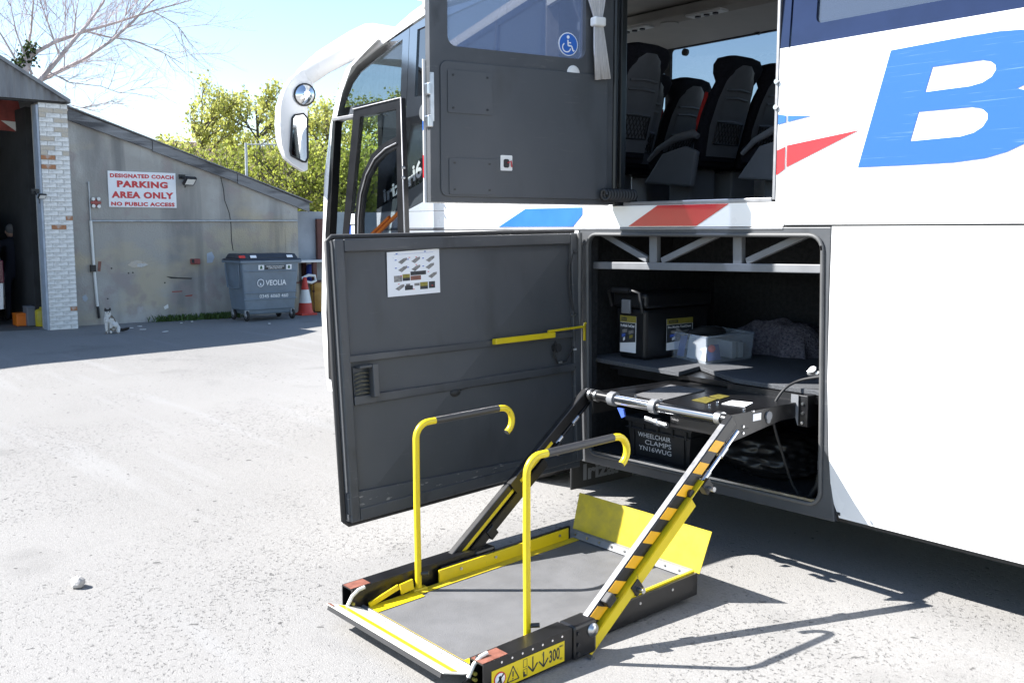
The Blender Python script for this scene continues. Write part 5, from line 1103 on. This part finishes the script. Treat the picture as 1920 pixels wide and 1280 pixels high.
def box_at(px, py, w_, d_, h_, m, nm, label, cat, x=-18.4):
    q = U(px, py, 2, .006); tag(MB().bx(q.x-d_, q.x, q.y-w_/2, q.y+w_/2, .006, .006+h_).bx(q.x-d_+.02, q.x+.01, q.y-w_/2-.01, q.y+w_/2+.01, h_-.03, .006+h_+.004).build(nm, m, bevel=.015), label, cat)
box_at(46, 611, .24, .3, .22, 'orange', 'orange_case', 'orange case on the floor of the dark garage', 'case'); box_at(64, 611, .20, .3, .34, 'seat_grey', 'grey_box', 'grey box beside the orange case in the garage', 'box')
q = U(79, 611, 2, .006); tag(MB().lathe([(.10, 0), (.105, .02), (.105, .26), (.08, .29), (.03, .30), (.03, .33), (0, .33)], q, Z, 18).build('yellow_canister', 'yellow_worn'), 'yellow canister just inside the garage doorway', 'canister')
# ------------------------------------------------------------ skinned figures
def skin(name, joints, edges, m, subd=2, parent=None, root=0, name_mesh=None):
    me = bpy.data.meshes.new(name); o0 = joints[root][0]; org = V((o0[0], o0[1], min(j[0][2]-(j[1][0] if isinstance(j[1], tuple) else j[1]) for j in joints)))
    if parent: org = parent.location
    me.from_pydata([V(j[0])-org for j in joints], edges, []); o = bpy.data.objects.new(name, me); col.objects.link(o)
    md = o.modifiers.new('skin', 'SKIN')
    for i, j in enumerate(joints):
        d = me.skin_vertices[0].data[i]; rr = j[1]; d.radius = rr if isinstance(rr, tuple) else (rr, rr); d.use_root = (i == root)
    md.use_smooth_shade = True
    s_ = o.modifiers.new('sub', 'SUBSURF'); s_.levels = subd; s_.render_levels = subd
    dg = bpy.context.evaluated_depsgraph_get(); m2 = bpy.data.meshes.new_from_object(o.evaluated_get(dg)); o.modifiers.clear(); o.data = m2; bpy.data.meshes.remove(me)
    for p in m2.polygons: p.use_smooth = True
    m2.materials.clear(); m2.materials.append(MATS[m]); 
    if parent: o.parent = parent
    else: o.location = org
    return o
# cat sitting by the wall
multi('cat_fur', (.62, .60, .57), [((.11, .085, .06), (6, 7, 6), .56, .60, .9, 3)], .95, .3, 120, .1)
cq = U(203, 625, 2, 0)
def C_(f, s, h): return cq+V((.88, -.1, 0))*f+V((.1, .88, 0))*s+Z*h
cat = thing('cat', 'white cat with tabby patches sitting upright in the shade by the garage wall', 'cat', cq)
J = [(C_(-.06, .10, .10), .085), (C_(-.01, .06, .17), .082), (C_(.02, .02, .245), .07), (C_(.035, 0, .30), .05), (C_(.05, -.0, .345), .052), (C_(.09, -.0, .335), .035),
     (C_(.05, -.035, .20), .032), (C_(.07, -.04, .10), .022), (C_(.075, -.04, .022), .020), (C_(.10, -.04, .014), .018),
     (C_(.05, .045, .20), .032), (C_(.07, .035, .10), .022), (C_(.075, .035, .022), .020), (C_(.10, .035, .014), .018),
     (C_(-.02, .17, .07), .06), (C_(.05, .17, .025), .024), (C_(.09, .16, .018), .02), (C_(-.02, -.01, .06), .05)]
skin('body', J, [(0, 1), (1, 2), (2, 3), (3, 4), (4, 5), (2, 6), (6, 7), (7, 8), (8, 9), (2, 10), (10, 11), (11, 12), (12, 13), (0, 14), (14, 15), (15, 16), (0, 17)], 'cat_fur', 2, cat)
mat('cat_dark', (.03, .025, .022), .9)
MB().tube([C_(-.08, .18, .05), C_(-.08, .27, .04), C_(-.03, .34, .06), C_(.02, .36, .075)], [.03, .026, .024, .014], 8).build('tail', 'cat_dark', cat)
for s_ in (-1, 1):
    MB().lathe([(.026, 0), (.017, .025), (0, .052)], C_(.045, s_*.033, .375), (0, s_*.25, 1), 8).build('ear', 'cat_dark', cat)
    MB().ell(C_(.088, s_*.022, .353), (.008, .008, .009), 8, 6).build('eye', 'black_plastic', cat)
MB().ell(C_(.123, 0, .333), (.008, .009, .006), 8, 6).build('nose', 'red_primer', cat)
MB().ell(C_(.045, -.005, .375), (.035, .045, .02), 10, 6).build('head_patch', 'cat_dark', cat)
# person in the dark doorway
mat('navy_cloth', (.016, .018, .030), .9, var=.2, scale=20); mat('skin_tone', (.42, .25, .18), .6, var=.08); mat('hair_grey', (.16, .15, .14), .8, var=.2)
pq = U(30, 604, 0, -19.6); pq.z = 0
def H_(f, s, h): return pq+V((f, s, h))
per = thing('person', 'person in dark blue overalls standing with back turned inside the garage', 'person', pq)
J = [(H_(0, 0, .95), (.15, .11)), (H_(0, 0, 1.12), (.15, .10)), (H_(0, 0, 1.32), (.18, .11)), (H_(0, 0, 1.45), (.11, .08)), (H_(.0, 0, 1.50), .055), (H_(-.01, 0, 1.55), .055), (H_(-.02, 0, 1.64), (.075, .09)), (H_(-.02, 0, 1.72), (.06, .07)),
     (H_(0, .21, 1.41), .065), (H_(-.04, .26, 1.15), .05), (H_(-.16, .22, .98), .038), (H_(-.22, .20, .94), .035), (H_(0, -.21, 1.41), .065), (H_(-.04, -.26, 1.15), .05), (H_(-.16, -.22, .98), .038), (H_(-.22, -.20, .94), .035),
     (H_(0, .10, .85), .10), (H_(.01, .11, .48), .065), (H_(.03, .12, .10), .045), (H_(-.09, .13, .04), .04), (H_(0, -.10, .85), .10), (H_(.01, -.11, .48), .065), (H_(.03, -.12, .10), .045), (H_(-.09, -.13, .04), .04)]
skin('body', J, [(0, 1), (1, 2), (2, 3), (3, 4), (4, 5), (5, 6), (6, 7), (3, 8), (8, 9), (9, 10), (10, 11), (3, 12), (12, 13), (13, 14), (14, 15), (0, 16), (16, 17), (17, 18), (18, 19), (0, 20), (20, 21), (21, 22), (22, 23)], 'navy_cloth', 2, per)
MB().ell(H_(-.02, 0, 1.635), (.098, .082, .125), 14, 10).build('head', 'skin_tone', per)
MB().ell(H_(.0, 0, 1.675), (.098, .088, .105), 14, 10).build('hair', 'hair_grey', per)
for s_ in (-1, 1): MB().ell(H_(-.02, s_*.085, 1.63), (.02, .012, .032), 8, 6).build('ear', 'skin_tone', per)
for s_ in (-1, 1):
    hand = MB().ell(H_(-.26, s_*.195, .93), (.045, .022, .04), 8, 6)
    for k in range(4): hand.tube([H_(-.29, s_*(.205-.012*k), .945-.012*k), H_(-.33, s_*(.20-.012*k), .935-.012*k), H_(-.345, s_*(.19-.012*k), .91-.012*k)], [.010, .009, .007], 6)
    hand.tube([H_(-.25, s_*.175, .95), H_(-.28, s_*.16, .955), H_(-.30, s_*.165, .95)], [.012, .010, .008], 6); hand.build('hand', 'skin_tone', per)
# ------------------------------------------------------------ weeds at the wall foot
mat('weed_green', (.055, .10, .02), .8, var=.4, scale=20)
wd = MB()
for k in range(900):
    px = rnd.choice((rnd.gauss(395, 14), rnd.gauss(330, 25), rnd.uniform(295, 440), rnd.gauss(420, 14))); q = U(px, 598, 0, XW+.02); q.z = 0; q.x = XW+.03+abs(rnd.gauss(0, .12))
    h = rnd.uniform(.03, .13); a = rnd.uniform(0, 6.28); d = V((math.cos(a), math.sin(a), 0))*rnd.uniform(.02, .08); s_ = V((-math.sin(a), math.cos(a), 0))*rnd.uniform(.006, .018)
    wd.add([q-s_, q+s_, q+d*.6+s_*.8+Z*h*.8, q+d+Z*h], [(0, 1, 2, 3)])
tag(wd.build('weeds', 'weed_green', fix=False), 'low green weeds along the foot of the garage wall', 'weeds', kind='stuff')
lit = MB()
for p in ((340, 606), (245, 615), (262, 612), (505, 607), (310, 622), (268, 618), (360, 603)):
    q = U(*p, 2, .004); a = rnd.uniform(0, 3); lit.obox(q+Z*.006, V((math.cos(a), math.sin(a), 0)), V((-math.sin(a), math.cos(a), 0)), Z, rnd.uniform(.05, .14), .04, .008)
tag(lit.build('litter', 'offwhite'), 'scraps of pale litter on the asphalt before the garage', 'litter', kind='stuff')
# ------------------------------------------------------------ house, aerial, trees
multi('roof_tiles', (.17, .115, .085), [((.10, .075, .06), (1, 6, 9), .45, .6, .8, 3), ((.24, .19, .15), (3, 3, 3), .55, .7, .6, 4)], .9, .5, 14)
XH = -44
hs_ = thing('house', 'house with a brown tiled roof behind the leafy trees', 'house', (XH-4, 14, 0))
ra, rb_ = U(285, 262, 0, XH-4), U(640, 255, 0, XH-4); ez = U(500, 335, 0, XH).z
MB().prism([(XH-8, ra.y, ez), (XH-4, ra.y, ra.z), (XH, ra.y, ez)], (0, rb_.y-ra.y+6, 0)).build('roof', 'roof_tiles', hs_)
MB().bx(XH-7.6, XH-.4, ra.y+.2, rb_.y+5.8, 0, ez).build('wall', mat('house_brick', (.30, .22, .17), .9, var=.2, scale=3), hs_)
for px in (430, 508, 570, 630):
    q = U(px, 342, 0, XH-.38); wn = MB().bx(XH-.4, XH-.33, q.y-.6, q.y+.6, q.z-.6, q.z+.5).build('window', 'offwhite', hs_)
    for s_ in (-.29, .29): MB().bx(XH-.33, XH-.31, q.y+s_-.25, q.y+s_+.25, q.z-.52, q.z+.42).build('pane', 'black_glass', wn)
pa, pb2 = U(462, 330, 0, -19), U(461, 268, 0, -19); ae = thing('television_aerial', 'television aerial on a thin pole behind the garage parapet', 'aerial', (pa.x, pa.y, pa.z-.6))
MB().tube([pa-Z*.6, pb2], .03, 6).build('pole', 'galvanised', ae)
MB().tube([U(461, 271, 0, -19), U(525, 271, 0, -18.7)], .012, 5).build('boom', 'galvanised', ae)
for k in range(7):
    p = U(472+k*8, 271, 0, -19+.03*k); MB().tube([p-Z*.09+X*.04, p+Z*.09-X*.04], .007, 4).build('element', 'galvanised', ae)
mat('birch_bark', (.62, .55, .53), .85, c2=(.34, .29, .28), scale=4); mat('twig', (.44, .36, .36), .8, var=.2); mat('bark', (.10, .085, .065), .9, var=.3, scale=6)
def leafmat(name, c, c2):
    m = mat(name, c, .6, c2=c2, scale=1.3, detail=6); b = m.node_tree.nodes['Principled BSDF']; b.inputs['Transmission Weight'].default_value = 0
    n = m.node_tree; out = n.nodes['Material Output']; tl = n.nodes.new('ShaderNodeBsdfTranslucent'); mx = n.nodes.new('ShaderNodeMixShader'); mx.inputs[0].default_value = .55
    src = b.inputs['Base Color'].links[0].from_socket; n.links.new(src, tl.inputs[0]); n.links.new(b.outputs[0], mx.inputs[1]); n.links.new(tl.outputs[0], mx.inputs[2]); n.links.new(mx.outputs[0], out.inputs[0]); return m
leafmat('leaf_lime', (.52, .52, .15), (.40, .42, .09)); leafmat('leaf_green', (.42, .45, .09), (.27, .32, .05)); leafmat('ivy', (.05, .08, .02), (.02, .035, .01))
def twigs(mb, p, d, ln, r, dep, rr, tips, spread=.6, n=3, up=.12):
    q = p; pts = [p]; steps = 3
    for k in range(steps):
        d = (d+V((rr.uniform(-1, 1), rr.uniform(-1, 1), rr.uniform(-1, 1)+up))*.16).normalized(); q = q+d*ln/steps; pts.append(q)
        if dep > 0 and (k > 0 or rr.random() < .5):
            for _ in range(n if k == steps-1 else rr.choice((1, 1, 2))):
                nd = (d+V((rr.uniform(-1, 1), rr.uniform(-1, 1), rr.uniform(-.7, 1)))*spread).normalized()
                twigs(mb, q, nd, ln*rr.uniform(.55, .8), r*.55, dep-1, rr, tips, spread, n, up)
    mb.tube(pts, [lerp(r, r*.55, k/steps) for k in range(steps+1)], 3 if r < .02 else 6, False)
    tips += pts[1:]
# bare tree
rr = random.Random(11); XT = -27.0
bt = thing('bare_tree', 'leafless pale tree with long spreading limbs rising behind the garage', 'tree', (XT, U(60, 160, 0, XT).y, 0))
def tp_(px, py, dx=0): return U(px, py, 0, XT+dx)
trunk = [V((XT, tp_(60, 160).y-.6, 0)), tp_(48, 240), tp_(62, 185), tp_(70, 156)]
MB().tube(trunk, [.28, .22, .17, .14], 9).build('trunk', 'birch_bark', bt)
limbs = [([(70, 156), (100, 122), (138, 76), (165, 45), (193, 6), (205, -20)], .085), ([(74, 152), (120, 130), (160, 110), (210, 76), (250, 40), (282, 6), (300, -20)], .075), ([(55, 105), (100, 80), (160, 59), (220, 42), (285, 21), (360, 0)], .07), ([(160, 59), (205, 70), (250, 76), (300, 96), (344, 121)], .035),
         ([(45, 120), (58, 60), (62, 10), (66, -30)], .05), ([(138, 76), (142, 30), (150, -20)], .035), ([(90, 134), (130, 155), (190, 162), (225, 175)], .025), ([(110, 100), (92, 50), (75, 0), (66, -25)], .035), ([(60, 140), (30, 60), (18, 0)], .04), ([(40, 130), (5, 70), (-20, 30)], .04), ([(210, 76), (235, 30), (240, -15)], .025), ([(120, 130), (122, 60), (124, -10)], .022), ([(285, 21), (330, 45), (350, 70)], .02), ([(80, 170), (130, 205), (180, 200)], .02)]
lm, tw, tips = MB(), MB(), []
lm.tube([trunk[1], tp_(44, 130), tp_(56, 103)], [.16, .13, .09], 8)
for pts, r in limbs:
    P3 = [tp_(*p, dx=rr.uniform(-.5, .5)*(i > 0)) for i, p in enumerate(pts)]
    lm.tube(P3, [lerp(r*.8, r*.22, k/(len(P3)-1)) for k in range(len(P3))], 7)
    for a, b_ in zip(P3, P3[1:]):
        for _ in range(4):
            t = rr.random(); p = a.lerp(b_, t); d = ((b_-a).normalized()*.8+V((rr.uniform(-1, 1), rr.uniform(-1, 1), rr.uniform(-.5, 1)))*.8).normalized()
            twigs(tw, p, d, rr.uniform(.5, 1.2), .010, 2, rr, tips, .65, 2)
lm.build('limbs', 'birch_bark', bt); tw.build('crown', 'twig', bt, fix=False)
def leaves(mb, pts, n, sz, spread, rr):
    for _ in range(n):
        p = rr.choice(pts)+V((rr.gauss(0, spread), rr.gauss(0, spread), rr.gauss(0, spread*.8))); a = V((rr.uniform(-1, 1), rr.uniform(-1, 1), rr.uniform(-1, 1))).normalized(); b_ = a.cross(V((rr.uniform(-1, 1), rr.uniform(-1, 1), rr.uniform(-1, 1)))).normalized()
        s_ = sz*rr.uniform(.6, 1.3); mb.add([p-a*s_, p+b_*s_*.7, p+a*s_, p-b_*s_*.7], [(0, 1, 2, 3)])
iv = MB(); leaves(iv, [tp_(*p) for p in ((55, 95), (60, 88), (48, 110), (42, 120), (36, 128), (52, 100), (45, 115), (30, 134))], 520, .05, .10, rr); iv.build('ivy', 'ivy', bt, fix=False)
def leafy(px, py_top, xt, seed, name_, label, nlv, m, spread, fill=.5, trunk_r=.14, hw=60, py_low=330):
    rr = random.Random(seed); top = U(px, py_top, 0, xt); base = V((xt, top.y, 0)); Hh = top.z
    t = thing(name_, label, 'tree', base, 'leafy trees behind the garage'); lm, tips = MB(), []
    wdt = abs(U(px+hw, 300, 0, xt).y-top.y)
    MB().tube([base, base+V((.1, .05, Hh*.3)), base+V((-.05, .1, Hh*.55)), base+V((0, 0, Hh*.8))], [trunk_r, trunk_r*.8, trunk_r*.5, trunk_r*.2], 8).build('trunk', 'bark', t)
    for k in range(26):
        h = rr.uniform(.22, .8)*Hh; a = rr.uniform(0, 6.28); d = V((math.cos(a), math.sin(a), rr.uniform(.3, 1.3))).normalized(); ln = wdt*rr.uniform(.5, .85)*(1-.45*h/Hh)
        twigs(lm, base+Z*h, d, ln, .03, 2, rr, tips, .6, 2, .25)
    lm.build('limbs', 'bark', t, fix=False)
    lv = MB(); leaves(lv, tips, nlv, .058, spread, rr); lv.build('crown', m, t, fix=False)
leafy(478, 125, -29, 21, 'lime_tree', 'tall lime green tree in spring leaf, highest above the parapet', 4400, 'leaf_lime', .10, hw=95)
leafy(375, 150, -30, 22, 'lime_tree', 'thin lime green tree between the bare tree and the tallest tree', 3600, 'leaf_lime', .10, hw=90)
leafy(428, 140, -32, 31, 'lime_tree', 'pale lime tree just left of the tallest tree', 3600, 'leaf_lime', .10, hw=80)
leafy(545, 170, -33, 32, 'lime_tree', 'pale lime tree between the tallest tree and the coach mirror', 4200, 'leaf_lime', .11, hw=80)
leafy(300, 232, -28, 23, 'young_tree', 'low sparse lime tree next to the parapet slope', 2200, 'leaf_lime', .12, hw=60)
leafy(610, 140, -29, 24, 'lime_tree', 'lime tree behind the coach mirror', 4600, 'leaf_lime', .12, hw=75)
leafy(690, 150, -31, 25, 'lime_tree', 'leafy tree seen through the coach doorway', 10000, 'leaf_green', .15, hw=90)
leafy(540, 262, -26, 26, 'green_bush', 'rounded dense green bush above the right end of the parapet', 2800, 'leaf_green', .2, hw=95)
leafy(420, 270, -26.5, 27, 'green_bush', 'dense green bush under the tallest tree', 2600, 'leaf_green', .2, hw=90)
leafy(640, 250, -25, 28, 'green_bush', 'dense green bush beside the coach front', 5000, 'leaf_green', .2, hw=80)
